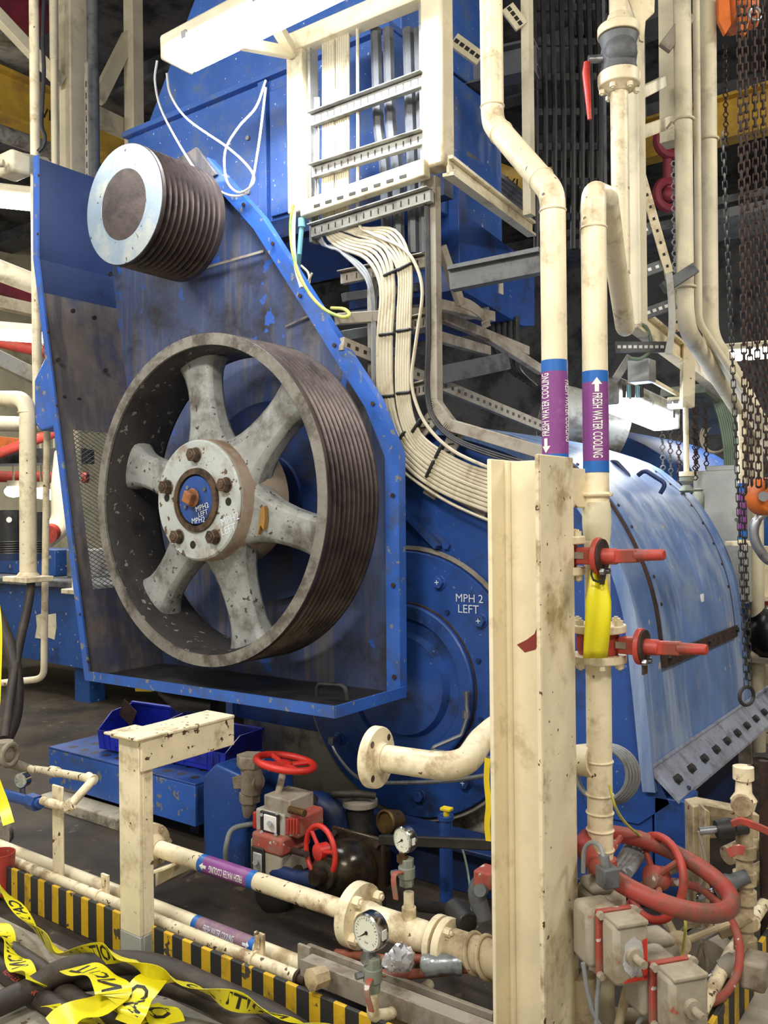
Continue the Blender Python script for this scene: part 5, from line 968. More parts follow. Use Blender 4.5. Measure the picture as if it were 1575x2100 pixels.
# ================================================================== foreground hoses and caution tape
hs = []
def hose(px, r, label, mat='rubber', z=None):
    pts = [V((*atz(x, y, h).xy, h)) for x, y, h in px]; return one('rubber_hose', MB().tube(spl(pts, 8), r, 16), mat, label, 'hose')
hose([(-60, 2085, .05), (60, 2030, .06), (130, 1990, .10), (230, 1975, .13), (330, 1985, .13), (450, 2035, .10), (560, 2085, .06), (660, 2150, .04)], .036, 'thick black hose arching across the foreground')
hose([(-60, 1900, .035), (0, 1938, .035), (80, 1990, .035), (150, 2050, .035), (260, 2120, .035)], .033, 'black hose emerging from the far left foreground')
tk = hose([(-60, 1945, .035), (0, 1985, .035), (60, 2030, .035), (150, 2090, .035), (220, 2140, .035)], .030, 'brown-black tank hose with red lettering at lower left')
hose([(160, 2010, .05), (270, 2005, .09), (380, 2030, .085), (470, 2075, .06), (560, 2140, .04)], .034, 'second black hose lying under the arched hose')
hose([(120, 2050, .03), (190, 2060, .03), (280, 2100, .03), (340, 2150, .03)], .024, 'thin black hose half covered by the tape at the bottom edge')
c = atz(48, 2016, .063); d = (atz(100, 2052, .06)-atz(0, 1980, .06)).normalized(); text(tk, 'lettering', 'REAFLEX   2" TANK', .024, plane_fn(c+V((0, -.012, .008)), d, V((0, 0, 1)).cross(d)*1+V((0, 0, .4))), 'red')
def tapepiece(px, w, label, words=None, wpos=(), tw=.0, sz=.05, seed=0):
    rn = random.Random(seed); pts = spl([V((*atz(x, y, h).xy, h)) for x, y, h in px], 6); n = len(pts); ups = []
    for i in range(n):
        tg = (pts[min(i+1, n-1)]-pts[max(i-1, 0)]).normalized(); s_ = tg.cross(V((0, 0, 1))).normalized(); a = tw*(.5 if w > .075 else 1)+(.15 if w > .075 else .5)*math.sin(i*.45+seed); ups.append(s_*math.cos(a)+V((0, 0, 1))*math.sin(a))
    t = T('caution_tape', label, 'tape', pts[n//2]-V((0, 0, .01))); part(t, 'ribbon', MB().strip(pts, ups, w, .001), 'tape')
    L = [0]
    for i in range(1, n): L.append(L[-1]+(pts[i]-pts[i-1]).length)
    def at(s):
        s = max(0, min(L[-1]-1e-4, s)); i = max(j for j in range(n) if L[j] <= s); i = min(i, n-2); k = (s-L[i])/max(1e-6, L[i+1]-L[i]); tg = (pts[i+1]-pts[i]).normalized(); u = ups[i].lerp(ups[i+1], k); u = (u-tg*u.dot(tg)).normalized(); return pts[i].lerp(pts[i+1], k), tg, u
    for wd_, f in zip(words or [], wpos):
        s0 = f*L[-1]
        def fn(x, y):
            p, tg, u = at(s0+x); nn = tg.cross(u); nn = nn if nn.dot(CP-p) > 0 else -nn
            return p-u*y*(1 if u.dot(_U) < 0 else -1)+nn*.0012
        text(t, 'lettering', wd_, sz*1.25, fn, 'ink', bold=.02)
    return t
W = .068
tapepiece([(-20, 1800, .14), (20, 1840, .10), (70, 1905, .06), (115, 1945, .07), (150, 1958, .10), (215, 1955, .18), (260, 1968, .20), (300, 1995, .19), (360, 2010, .17), (440, 2040, .15), (520, 2065, .12), (620, 2100, .10), (700, 2130, .08)], W, 'long yellow caution tape lying across the hoses', ['CAUTION', 'CAUTION', 'CAUTION'], (.18, .5, .82), .9, .055, 1)
tapepiece([(-30, 1880, .08), (0, 1905, .08), (18, 1935, .08), (35, 1970, .08), (55, 2000, .09), (75, 2015, .1)], .075, 'twisted yellow tape crossing the left hoses', ['CAUTION'], (.5,), .5, .055, 2)
tapepiece([(150, 1985, .18), (185, 1990, .19), (215, 2005, .19), (232, 2030, .18), (225, 2050, .16), (190, 2062, .14), (150, 2080, .12), (110, 2110, .1)], .10, 'broad loop of tape wrapped over the arched hose', ['TION'], (.28,), .45, .062, 3)
tapepiece([(325, 1998, .17), (305, 2015, .17), (285, 2040, .16), (272, 2070, .15), (262, 2100, .12)], .085, 'folded tape end standing beside the wrapped loop', ['CA'], (.6,), .5, .06, 4)
tapepiece([(225, 2050, .12), (250, 2070, .10), (280, 2085, .09), (320, 2100, .08), (360, 2120, .06)], .08, 'tape strip trailing off the bottom edge', ['CAUT'], (.6,), .6, .055, 5)
tapepiece([(110, 2060, .07), (135, 2072, .07), (165, 2085, .07), (205, 2110, .07)], .09, 'crumpled tape under the wrapped loop', ['ION'], (.4,), .7, .055, 6)
tapepiece([(300, 2062, .09), (330, 2075, .09), (345, 2100, .08)], .10, 'short bright tape flap beside the folded tape', ['O'], (.5,), .4, .07, 7)
one('red_bucket', MB().lathe(V((*atz(0, 1830, .0).xy, 0)), (0, 0, 1), [(.05, 0), (.06, .16), (.055, .16), (.046, .01)], 20), 'red', 'red can cut by the left edge in front of the kerb', 'can')
# ================================================================== riser valve top right
rv = T('ball_valve', 'grey flanged ball valve with red lever at the top of the riser', 'valve', atd(1268, 190, 3.4))
a, b = vert(1271, -60, 640, 3.46); one('riser_pipe', MB().cyl(V((a.x, a.y, atd(1271, 562, 3.46).z)), V((a.x, a.y, atd(1268, 190, 3.46).z)), RP, n=18), 'cream', 'cream riser below the grey ball valve', 'pipe')
rz = lambda y: V((a.x, a.y, atd(1268, y, 3.46).z))
f = part(rv, 'flange', MB().lathe(rz(165), (0, 0, 1), [(.04, -.05), (.055, -.035), (.08, -.025), (.082, -.01), (.082, .025)], 28), 'cream', .003); bolts_on(f, rz(183), (0, 0, -1), .066, 6, .012, .016, 'cream')
f = part(rv, 'flange', MB().lathe(rz(62), (0, 0, 1), [(.082, -.025), (.082, .01), (.05, .03), (.04, .06)], 28), 'cream', .003)
part(rv, 'body', MB().tube([rz(150), rz(132), rz(112), rz(95), rz(78)], [.074, .066, .072, .066, .076], 22), 'galv_dark'); part(rv, 'ball_housing', MB().sph(rz(112)-_F*.02, .066, 18), 'galv_dark')
part(rv, 'spindle', MB().cyl(rz(120)-_R*.05, rz(122)-_R*.12, .016, n=12), 'steel'); part(rv, 'lever', MB().tube([rz(128)-_R*.125, rz(150)-_R*.13, rz(245)-_R*.118], [.014, .016, .008], 10), 'red_bright')
one('riser_pipe', MB().cyl(rz(60), rz(-80), RP, n=16), 'cream', 'cream riser stub above the grey ball valve', 'pipe')
one('gusset_plate', MB().prism([atd(1283, -20, 3.5), atd(1343, -20, 3.5), atd(1342, 25, 3.5), atd(1324, 42, 3.5), atd(1320, 85, 3.5), atd(1312, 82, 3.5), atd(1308, 50, 3.5)], _F*.012), 'cream', 'cream bracket plate beside the ball valve', 'bracket')
# ================================================================== right-hand pipes, frames
def ibeam(name, label, px0, px1, d, w, h, mat, cat='beam', up=(0, 0, 1)):
    ds = d if isinstance(d, list) else [d, d]; p, q = atd(*px0, ds[0]), atd(*px1, ds[1]); ax = (q-p).normalized(); u = V(up); u = (u-ax*u.dot(ax)).normalized()
    return one(name, MB().bar(p, q, .012, h, u).bar(p+u*h/2, q+u*h/2, w, .014, u).bar(p-u*h/2, q-u*h/2, w, .014, u), mat, label, cat)
a, b = vert(1300, 175, 665, 3.75); one('steel_post', MB().bx(a.x-.03, a.x+.03, a.y, a.y+.008, a.z, 4.8).bx(a.x+.03, a.x+.036, a.y-.03, a.y+.05, a.z, 4.8), 'cream_far', 'grey-cream angle post right behind the riser', 'post')
a, b = vert(1367, -60, 290, 4.3); one('steel_post', MB().bx(a.x-.04, a.x+.04, a.y, a.y+.1, a.z, 5.0), 'cream_far', 'broad cream post above the lever-valve pipe bundle', 'post', bv=.004)
beamp('cross_bracket', 'upper cream cross bracket between riser post and broad post', [(1310, 193), (1360, 168)], [3.8, 4.2], .03, .05, 'cream_far'); beamp('cross_bracket', 'lower cream cross bracket between riser post and broad post', [(1310, 274), (1375, 250)], [3.8, 4.2], .03, .055, 'cream_far')
beamp('strut_bracket', 'upper slanted clamp strut on the twin pipes', [(1362, 100), (1415, 30)], [4.0, 4.0], .03, .06, 'galv_dust', up=(0, 0, 1)); beamp('strut_bracket', 'lower slanted clamp strut on the twin pipes', [(1360, 592), (1425, 550)], [3.9, 3.9], .05, .05, 'galv_dark')
pole('twin_pipe', 'left wide pipe of the trio bending to the lower right', [(1398, -60), (1406, 672), (1528, 862), (1550, 905), (1556, 1540)], [4.0, 4.0, 4.9, 5.2, 5.2], .0395, 'cream_far', fr=.14, n=18)
pole('twin_pipe', 'slim middle pipe of the trio at the right', [(1427, -60), (1433, 660), (1545, 830), (1600, 900), (1606, 1680)], [4.1, 4.1, 4.3, 4.4, 4.4], .0165, 'cream_far', fr=.1)
pole('twin_pipe', 'right wide pipe of the trio bending away', [(1450, -60), (1456, 690), (1520, 790), (1620, 1000), (1626, 1650)], [4.2, 4.2, 4.4, 4.6, 4.6], .0395, 'cream_far', fr=.14, n=18)
for x, y, d, lb in ((1402, 247, 4.0, 'upper U-bolt on the left wide pipe'), (1406, 590, 4.0, 'lower U-bolt on the left wide pipe'), (1453, 287, 4.2, 'U-bolt on the right wide pipe')):
    c = atd(x, y, d); one('pipe_clamp', MB().torus(c, (0, 0, 1), .044, .006, 22, 8).cyl(c-_R*.05+_F*.0, c-_R*.05+_F*.08, .006, n=6), 'cream_far', lb, 'clamp')
ms = T('marked_pipe', 'pale pipe with blue and purple marker beside the hoist chains', 'pipe', atd(1524, 1110, 4.6)); a, b = vert(1522, 850, 1110, 4.6); part(ms, 'pipe', MB().cyl(a, b, .022, n=14), 'cream'); c = a.lerp(b, .24); part(ms, 'marker_band', MB().cyl(c-V((0, 0, .1)), c+V((0, 0, .1)), .0226, n=14), 'lbl_purple'); part(ms, 'marker_end', MB().cyl(c+V((0, 0, .1)), c+V((0, 0, .145)), .0227, n=14), 'lbl_blue'); part(ms, 'marker_end', MB().cyl(c-V((0, 0, .15)), c-V((0, 0, .1)), .0227, n=14), 'lbl_blue'); part(ms, 'flange', MB().cyl(a-V((0, 0, .02)), a, .09, n=20), 'cream')
t = T('lever_valve', 'small red wafer valve on a cream pipe at the right edge', 'valve', atd(1560, 1260, 5.4)); a, b = vert(1562, 1120, 1520, 5.4); part(t, 'pipe', MB().cyl(a, b, .05, n=16), 'cream'); c = a.lerp(b, .7); part(t, 'wafer', MB().cyl(c-V((0, 0, .03)), c+V((0, 0, .03)), .06, n=18), 'red'); part(t, 'flange', MB().cyl(c+V((0, 0, .03)), c+V((0, 0, .055)), .09, n=20), 'cream'); part(t, 'flange', MB().cyl(c-V((0, 0, .055)), c-V((0, 0, .03)), .09, n=20), 'cream')
c = atd(1580, 1345, 5.2); one('steel_stand', MB().bx(c.x-.14, c.x+.14, c.y-.12, c.y+.12, c.z-.03, c.z).bx(c.x-.13, c.x-.09, c.y-.1, c.y-.06, 0, c.z).bx(c.x+.09, c.x+.13, c.y+.06, c.y+.1, 0, c.z), 'cast_dusty', 'grey steel stand under the black bag', 'stand')
one('rubbish_bag', MB().sph(atd(1576, 1300, 5.2), .13, 14, (1, 1, 1.3)), 'black_bag', 'black plastic bag at the right edge', 'bag')
# slotted strips and dark perforated bars
def slotbar(name, label, px0, px1, d, w, h, mat, ns, slot='ink', up=(0, 0, 1)):
    ds = d if isinstance(d, list) else [d, d]; p, q = atd(*px0, ds[0]), atd(*px1, ds[1]); t = T(name, label, 'strut', p); ax = (q-p).normalized(); u = V(up); u = (u-ax*u.dot(ax)).normalized(); s_ = ax.cross(u); s_ = s_ if s_.dot(CP-p) > 0 else -s_
    part(t, 'bar', MB().bar(p, q, w, h, u), mat, .002)
    for i in range(ns): c = p.lerp(q, (i+.6)/(ns+.2))+s_*(w/2+.0006); part(t, 'slot', MB().bar(c-ax*h*.16, c+ax*h*.16, .0015, h*.28, u), slot)
slotbar('slotted_strip', 'white slotted strip slanting down right of the riser', (1308, 335), (1372, 560), [3.9, 4.0], .01, .04, 'cream', 9, up=_R)
slotbar('slotted_strip', 'white strip continuing down to the cream channel', (1366, 540), (1392, 680), [4.05, 4.1], .01, .035, 'cream', 4, up=_R)
one('bent_strip', MB().strip(spl([atd(1372, 560, 3.85), atd(1378, 640, 3.85), atd(1376, 690, 3.85), atd(1370, 725, 3.85)], 4), [_R]*13, .03, .004), 'galv', 'thin grey strip hanging free at the slotted strip end', 'strip')
slotbar('perforated_bar', 'dark perforated bar under the hairpin elbow', (1272, 662), (1385, 622), 3.9, .02, .05, 'galv_dark', 9, 'white'); slotbar('perforated_bar', 'dark perforated bar above the grey junction box', (1262, 712), (1374, 712), 4.1, .02, .05, 'galv_dark', 10, 'white')
slotbar('perforated_bar', 'dark perforated bar crossing behind the riser', (1288, 490), (1345, 462), 4.0, .02, .05, 'galv_dark', 4, 'white'); slotbar('perforated_bar', 'second dark perforated bar crossing behind the riser', (1290, 568), (1356, 545), 4.0, .02, .05, 'galv_dark', 4, 'white')
ibeam('cream_channel', 'long cream channel slanting away under the pipe trio', (1296, 648), (1490, 800), [4.0, 5.4], .06, .10, 'cream')
one('hanger_post', MB().bar(atd(1411, 700, 4.6), atd(1409, 836, 4.6), .05, .065, _R), 'cream', 'cream hanger post below the long channel', 'post', bv=.003)
t = T('drop_pipe', 'thin cream drop pipe with a green valve above the drum', 'pipe', atd(1409, 1010, 4.6)); a, b = vert(1407, 836, 975, 4.6); part(t, 'pipe', MB().cyl(a, b, .014, n=10), 'cream'); part(t, 'valve', MB().lathe(a, (0, 0, 1), [(.03, -.09), (.04, -.08), (.02, -.05), (.036, -.03), (.036, -.01), (.02, 0)], 18), 'green_grey'); part(t, 'flange', MB().cyl(a-V((0, 0, .005)), a+V((0, 0, .02)), .038, n=14), 'cream')
beamp('conduit_tube', 'cream tube between junction box and hanger post', [(1320, 770), (1395, 812)], [4.4, 4.7], .02, .02, 'cream', 'tube')
t = T('junction_box', 'grey junction box with cable glands above the right lamp', 'box', atd(1312, 790, 4.3)); part(t, 'box', MB().box(atd(1316, 762, 4.3), (.11, .10, .11)), 'cabinet', .006)
for i in range(5): c = atd(1280+9*i, 790, 4.25); part(t, 'gland', MB().cyl(c, c-V((0, 0, .06)), .009, n=8), 'cable_blue' if i % 2 else 'cable_black')
beamp('lamp_strut', 'flat grey strut holding the right lamp', [(1262, 778), (1293, 730)], 4.3, .01, .04, 'galv', 'strut')
lamp('fluorescent_lamp', 'bright fluorescent lamp above the drum cover at right', atd(1306, 833, 4.7), atd(1370, 860, 5.0)-atd(1242, 806, 4.4), (atd(1370, 860, 5.0)-atd(1242, 806, 4.4)).length, .17, .15, 'tube_cool', 4, (1, .97, .9), 'galv', hang=False)
lamp('fluorescent_lamp', 'bright fluorescent lamp behind the hoist chains', atd(1590, 716, 6.5), V((1, .2, 0)), 1.2, .15, .12, 'tube_cool', 25, (1, .96, .9))
lamp('sign_lamp', 'small glowing emergency lamp left of the hanger post', atd(1388, 826, 4.7), V((1, .2, 0)), .09, .08, .06, 'tube_soft', 0, (1, 1, 1), hang=False)
# coils, far drums, cabinet
c = atd(1300, 960, 6.2); t = T('far_drum', 'second blue drum behind the lamp', 'drum', (c.x, c.y, .8)); part(t, 'shell', MB().lathe(V((c.x-.2, c.y+.1, 1.2)), (0, 1, 0), [(.0, -.5), (.85, -.5), (.88, -.45), (.88, .9), (0, .9)], 48), 'blue_far'); part(t, 'hatch_rim', MB().torus(atd(1330, 985, 5.7), (.2, -.3, 1), .18, .012, 30, 6), 'galv_dust')
part(t, 'saddle', MB().bx(c.x-1.0, c.x+.5, c.y-.3, c.y+.8, -.02, .9), 'blue_dark')
one('air_duct', MB().lathe(atd(1235, 870, 5.2), (.75, .6, -.25), [(.16, -.35), (.17, -.35), (.17, .12), (.16, .12)], 30, closed=True), 'galv', 'short grey round duct behind the right lamp', 'duct')
t = T('switch_cabinet', 'grey steel switch cabinet behind the chains', 'cabinet', atd(1480, 1120, 5.2)); p = atd(1478, 1100, 5.2); part(t, 'body', MB().box(V((p.x, p.y+.1, atd(1478, 1100, 5.2).z)), (.30, .25, .78)), 'cabinet', .006); part(t, 'door', MB().box(V((p.x, p.y-.03, p.z)), (.28, .01, .74)), 'cabinet', .004); part(t, 'top_cap', MB().box(V((p.x+.02, p.y+.1, p.z+.405)), (.2, .2, .03)), 'cabinet', .004)
for i, (dx, dz) in enumerate(((-.11, .25), (.1, .1), (-.11, -.2))): part(t, 'screw', MB().cyl(V((p.x+dx, p.y-.034, p.z+dz)), V((p.x+dx, p.y-.042, p.z+dz)), .01, n=8), 'galv_dark')
one('gas_valve', MB().cyl(V((*atd(1432, 1015, 4.9).xy, 0)), atd(1432, 1020, 4.9), .018, n=10).lathe(atd(1432, 1015, 4.9), (0, 0, 1), [(.03, -.12), (.035, 0), (.022, .02), (.03, .03), (0, .04)], 16), 'green_grey', 'small green valve beside the cabinet', 'valve')
for k in range(7):
    x = 1487+4.5*k; cable('signal_cable', [(x-24, 820), (x-12, 860), (x-4, 900), (x, 940), (x, 985)], 5.0 if False else 5.6, .0085, 'cable_green', ORD[k]+' grey-green cable dropping into the switch cabinet', 'cables above the cabinet')
one('cable_coil', MB().torus(atd(1470, 895, 5.8), (-.3, -1, .2), .11, .008, 26, 6).torus(atd(1472, 898, 5.8), (-.25, -1, .3), .10, .008, 26, 6).torus(atd(1468, 892, 5.8), (-.4, -1, .1), .12, .008, 26, 6), 'cable_cream', 'coil of cream cable hanging beside the cabinet cables', 'cable')
beamp('cable_tray', 'green-grey cable tray curving above the cabinet', [(1400, 800), (1500, 880)], [5.4, 5.9], .3, .06, 'green_grey', 'cable tray')
one('green_hose', MB().tube(spl([atd(1310, 655, 4.1), atd(1330, 680, 4.1), atd(1334, 715, 4.1), atd(1315, 735, 4.1), atd(1290, 735, 4.1)]), .009, 8), 'cable_green', 'green hose looping behind the perforated bars', 'hose')
# cable coil on the drum side, flexible conduits
m = MB(); cc_ = atd(1248, 1588, 2.95)
for i in range(5): m.torus(cc_+V((0, -.016*i, .004*i)), (.5+.03*i, -1, .04*i), .100-.004*i, .006, 30, 6)
one('cable_coil', m, 'cable_grey', 'coil of grey cable hanging on the drum side', 'cable')
for k in range(4): pole('flexible_conduit', ORD[k]+' corrugated grey conduit slanting to the actuators', [(1252+12*k, 1800-3*k), (1290+9*k, 1735+6*k), (1312+7*k, 1712+4*k)], [2.5, 2.62, 2.75], .014, 'cable_grey', 'conduit', grp='conduits above the actuators', fr=.1)
one('earth_cable', MB().tube(spl([atd(1250, 1610, 2.4), atd(1262, 1655, 2.4), atd(1285, 1690, 2.5), atd(1320, 1720, 2.6)]), .004, 6), 'cable_yellow', 'thin yellow-green wire from pipe to conduits', 'cable')
one('earth_cable', MB().tube(spl([atd(1402, 1865, 2.3), atd(1406, 1900, 2.3), atd(1402, 1940, 2.3), atd(1397, 1975, 2.3)]), .004, 6), 'cable_yellow', 'thin yellow-green wire hanging before the dusty wheel', 'cable')
# ================================================================== actuators and handwheels bottom right
def obox(c, w, d, h, rz, rx=0.): return MB().box(c, (w, d, h), Matrix.Rotation(rz, 3, 'Z')@Matrix.Rotation(rx, 3, 'X'))
RZ = YAW+.28
def act(label, c, W_, H_, mat, capmat, edge, flaked=False):
    t = T('valve_actuator', label, 'actuator', c-V((0, 0, H_/2))); R3 = Matrix.Rotation(RZ, 3, 'Z'); P = lambda x, y, z: c+R3@V((x, y, z))
    part(t, 'cover', MB().box(P(0, -.045, 0), (W_, .07, H_), R3), mat, .014); part(t, 'flange', MB().box(P(0, .0, 0), (W_*1.14, .016, H_*1.1), R3), edge, .004); part(t, 'rear_case', MB().box(P(-.02, .06, 0), (W_, .09, H_), R3), capmat, .016)
    part(t, 'spindle', MB().cyl(P(0.0, -.08, 0), P(0, -.094, 0), .022, n=14).cyl(P(0, -.09, 0), P(0, -.13, 0), .010, n=10), 'alu_dusty'); part(t, 'top_lip', MB().box(P(0, -.05, H_/2), (W_*.9, .07, .012), R3), mat, .004)
    if flaked:
        rn = random.Random(5); y_ = -.0805
        part(t, 'bare_metal', MB().prism([P(W_*.34*math.cos(k*PI/9)*rn.uniform(.75, 1), y_, -.004+H_*.36*math.sin(k*PI/9)*rn.uniform(.8, 1)) for k in range(18)], R3@V((0, -.0012, 0))), 'foil', label='bare silver metal where the red paint has flaked off')
        part(t, 'red_edge', MB().prism([P(x*W_, y_-.001, z*H_) for x, z in ((.40, .25), (.40, -.40), (.30, -.40), (.24, -.2), (.30, 0), (.26, .22))], R3@V((0, -.0012, 0))), 'red_bright')
        part(t, 'red_edge', MB().prism([P(x*W_, y_-.001, z*H_) for x, z in ((.40, -.42), (-.3, -.42), (-.2, -.37), (.0, -.35), (.2, -.37), (.40, -.33))], R3@V((0, -.0012, 0))), 'red_bright')
    for i in (-1, 1):
        for j in (-1, 1): part(t, 'bolt', MB().hexa(P(i*W_*.52, -.008, j*H_*.5), R3@V((0, -1, 0)), .010, .014), 'alu_dusty')
    return t
t = act('paint-flaked red and silver actuator beside the column', atd(1262, 1928, 2.2), .095, .15, 'alu_dusty', 'alu_dusty', 'red_dusty', True)
act('dusty silver actuator with a red seam at the bottom right', atd(1376, 2030, 2.15), .105, .14, 'alu_dusty', 'alu_dusty', 'red_dusty')
t = T('switch_housing', 'grey domed switch housing behind the paint-flaked actuator', 'housing', atd(1235, 1960, 2.35)); part(t, 'body', obox(atd(1234, 1885, 2.38), .105, .11, .19, RZ), 'alu_dusty', .022); part(t, 'lid', obox(atd(1224, 1812, 2.36), .07, .08, .03, RZ), 'alu_dusty', .012)
t = T('switch_housing', 'grey switch housing behind the dusty actuator', 'housing', atd(1340, 2040, 2.4)); part(t, 'body', obox(atd(1335, 1990, 2.4), .13, .12, .17, RZ), 'alu_dusty', .025); part(t, 'lid', obox(atd(1340, 1922, 2.4), .09, .09, .03, RZ), 'alu_dusty', .014)
t = T('cable_gland', 'grey square plug with cable gland above the switch housing', 'plug', atd(1246, 1815, 2.22)); part(t, 'plug', obox(atd(1246, 1797, 2.22), .045, .045, .05, RZ), 'galv_dark', .004); part(t, 'gland', MB().cyl(atd(1244, 1782, 2.22), atd(1238, 1755, 2.22), .013, n=10), 'steel'); part(t, 'cable', MB().tube(spl([atd(1238, 1758, 2.22), atd(1230, 1735, 2.24), atd(1212, 1728, 2.28), atd(1198, 1745, 2.3), atd(1196, 1790, 2.3)]), .006, 8), 'cable_grey')
c = atd(1345, 1785, 2.40); F_ = ray(1345, 1785).normalized(); R_l = (_R-F_*_R.dot(F_)).normalized(); U_l = R_l.cross(F_); M_ = (R_l*.917-U_l*.40).normalized(); pp = (R_l*.40+U_l*.917).normalized(); N_ = (pp*.34+F_*.94).normalized(); nn = M_.cross(N_).normalized()
t = T('valve_handwheel', 'big worn red handwheel tilted over the actuators', 'handwheel', c-V((0, 0, .1))); part(t, 'rim', MB().torus(c, nn, .200, .024, 56, 12), 'red_worn'); hb = c-nn*.0-M_*.12-V((0, 0, .05)) if nn.z > 0 else c-M_*.12-V((0, 0, .05))
part(t, 'spoke', MB().tube([c-M_*.203, c-M_*.19-V((0, 0, .03)), c-M_*.15-V((0, 0, .05))], .013, 8), 'red_dusty'); part(t, 'spoke', MB().tube([c-M_*.12+N_*.135, c-M_*.15-V((0, 0, .05))], .011, 8), 'red_dusty'); part(t, 'spoke', MB().tube([c-M_*.12-N_*.135, c-M_*.15-V((0, 0, .05))], .011, 8), 'red_dusty'); part(t, 'hub', MB().cyl(c-M_*.15-V((0, 0, .03)), c-M_*.15-V((0, 0, .10)), .04, n=16), 'red_dusty')
hc = atd(1342, 1799, 2.55); handwheel('valve_handwheel', 'upright red handwheel seen through the big tilted wheel', hc, (-R_l*.72-F_*.68+U_l*.1), .114, .012, 'red', 4, .034, hc+(_R*.78+_F*.6)*.14, 'red_dusty', a0=.75)
hc = atd(1392, 1935, 2.55); handwheel('valve_handwheel', 'dusty handwheel with long bare spokes below the others', hc, (_R*-.35-_F*.85+_U*.4), .165, .012, 'red_dusty', 4, .035, hc+_F*.15, 'cream_dusty', a0=.5)
t = T('open_pipe', 'dusty pipe mouth behind the long-spoked wheel', 'pipe', atd(1430, 1960, 2.8)); c = atd(1428, 1935, 2.8); part(t, 'pipe', MB().lathe(c, (_R*-.5-_F*.8+_U*.3), [(.06, -.2), (.06, 0), (.045, 0), (.045, -.1)], 24, caps=False), 'cream_dusty'); part(t, 'mouth', MB().lathe(c, (_R*-.5-_F*.8+_U*.3), [(.045, -.06), (0, -.06)], 20), 'ink')
one('round_valve', MB().lathe(atd(1445, 1985, 2.7), (_R*-.4-_F*.8+_U*.1), [(.09, -.1), (.1, -.03), (.085, 0), (.05, .01), (0, .01)], 26), 'cast_dusty', 'round dusty valve bonnet behind the bottom actuator', 'valve')
for x0, y0, x1, y1, d, r, lb in ((1195, 2000, 1200, 2110, 2.35, .036, 'fat cream pipe below the paint-flaked actuator'), (1290, 2010, 1262, 2130, 2.25, .012, 'thin cream tube below the paint-flaked actuator'), (1165, 2085, 1340, 2092, 2.6, .03, 'low cream pipe along the bund floor')):
    pole('low_pipe', lb, [(x0, y0), (x1, y1)], d, r, 'cream_dusty')
for k, pts in enumerate((((1196, 1975), (1204, 2030), (1215, 2075), (1240, 2120)), ((1230, 2000), (1224, 2050), (1222, 2130)), ((1300, 2130), (1310, 2090), (1345, 2068), (1390, 2075)))):
    pole('signal_cable', ['grey cable looping under the column side', 'grey cable hanging under the switch housing', 'grey cable curling under the dusty actuator'][k], pts, 2.2, .006, 'cable_grey', 'cable', fr=.06)
# instrument manifold
mf = T('valve_manifold', 'dust-covered manifold of small valves at the right edge', 'manifold', atd(1525, 2010, 2.6)); zf = lambda y: V((*atd(1527, 1800, 2.6).xy, atd(1527, y, 2.6).z))
part(mf, 'header', MB().tube([zf(2010), zf(1980), zf(1960), zf(1700), zf(1660)], [.03, .036, .024, .024, .024], 14), 'cream_dusty')
for y in (1745, 1800, 1838, 1890, 1935): part(mf, 'coupling', MB().cyl(zf(y+12), zf(y-12), .034, n=12), 'cream_dusty')
part(mf, 'top_valve', MB().tube([zf(1660), zf(1640), zf(1625), zf(1600), zf(1598), zf(1572)], [.03, .038, .024, .022, .030, .030], 14), 'cream_chipped'); part(mf, 'valve_face', MB().cyl(zf(1642)-_F*.03-_R*.02, zf(1642)-_F*.055-_R*.025, .03, n=16), 'cream_dusty')
for i, (y, dx, lm) in enumerate(((1690, -.09, 'cable_black'), (1790, -.1, 'galv_dark'), (1870, -.09, 'cream_dusty'), (1950, -.08, 'galv_dust'))):
    p = zf(y)-_F*.02; q = p+_R*dx-_U*.045*(1 if i else .2); v_ = part(mf, 'needle_valve', MB().tube([p, p.lerp(q, .4), p.lerp(q, .5), q], [.022, .022, .03, .026], 12), lm); part(v_, 'stem', MB().cyl(q, q+(q-p).normalized()*.05, .011, n=10), 'steel'); part(v_, 'impulse_tube', MB().tube(spl([q+(q-p).normalized()*.05, q-_U*.12-_R*.03, q-_U*.26-_R*.06]), .006, 8), 'galv_dust')
part(mf, 'red_lever', MB().strip(spl([atd(1500, 1690, 2.5), atd(1520, 1684, 2.5), atd(1550, 1694, 2.48), atd(1582, 1708, 2.46)], 4), [_U]*13, .022, .008), 'red', .003); part(mf, 'red_lever', MB().strip(spl([atd(1495, 1750, 2.52), atd(1512, 1742, 2.5), atd(1525, 1745, 2.5)], 4), [_U]*9, .026, .01), 'red_dusty', .003)
t = T('bracket_frame', 'cream welded bracket frame behind the manifold', 'bracket', atd(1480, 1930, 2.8)); part(t, 'plate', MB().prism([atd(1421, 1655, 2.8), atd(1445, 1650, 2.8), atd(1558, 1672, 2.75), atd(1555, 1720, 2.75), atd(1500, 1716, 2.8), atd(1455, 1720, 2.8), atd(1452, 1930, 2.8), atd(1425, 1930, 2.8)], _F*.08), 'cream_dusty', .003); part(t, 'web', MB().prism([atd(1446, 1660, 2.74), atd(1456, 1665, 2.74), atd(1456, 1900, 2.74), atd(1446, 1900, 2.74)], _F*.06), 'cream_dusty', .002)
a, b = vert(1568, 1560, 1960, 3.0); one('rusty_post', MB().cyl(V((a.x, a.y, 0)), b, .016, n=10), 'rust_dark', 'thin rusty post at the right edge behind the manifold', 'post')
for i, y in enumerate((1735, 1800, 1880)): pole('side_pipe', ['upper', 'middle', 'lower'][i]+' cream pipe entering the manifold from the right', [(1490, y+20), (1620, y-40)], [3.0, 3.1], .032, 'cream_dusty')
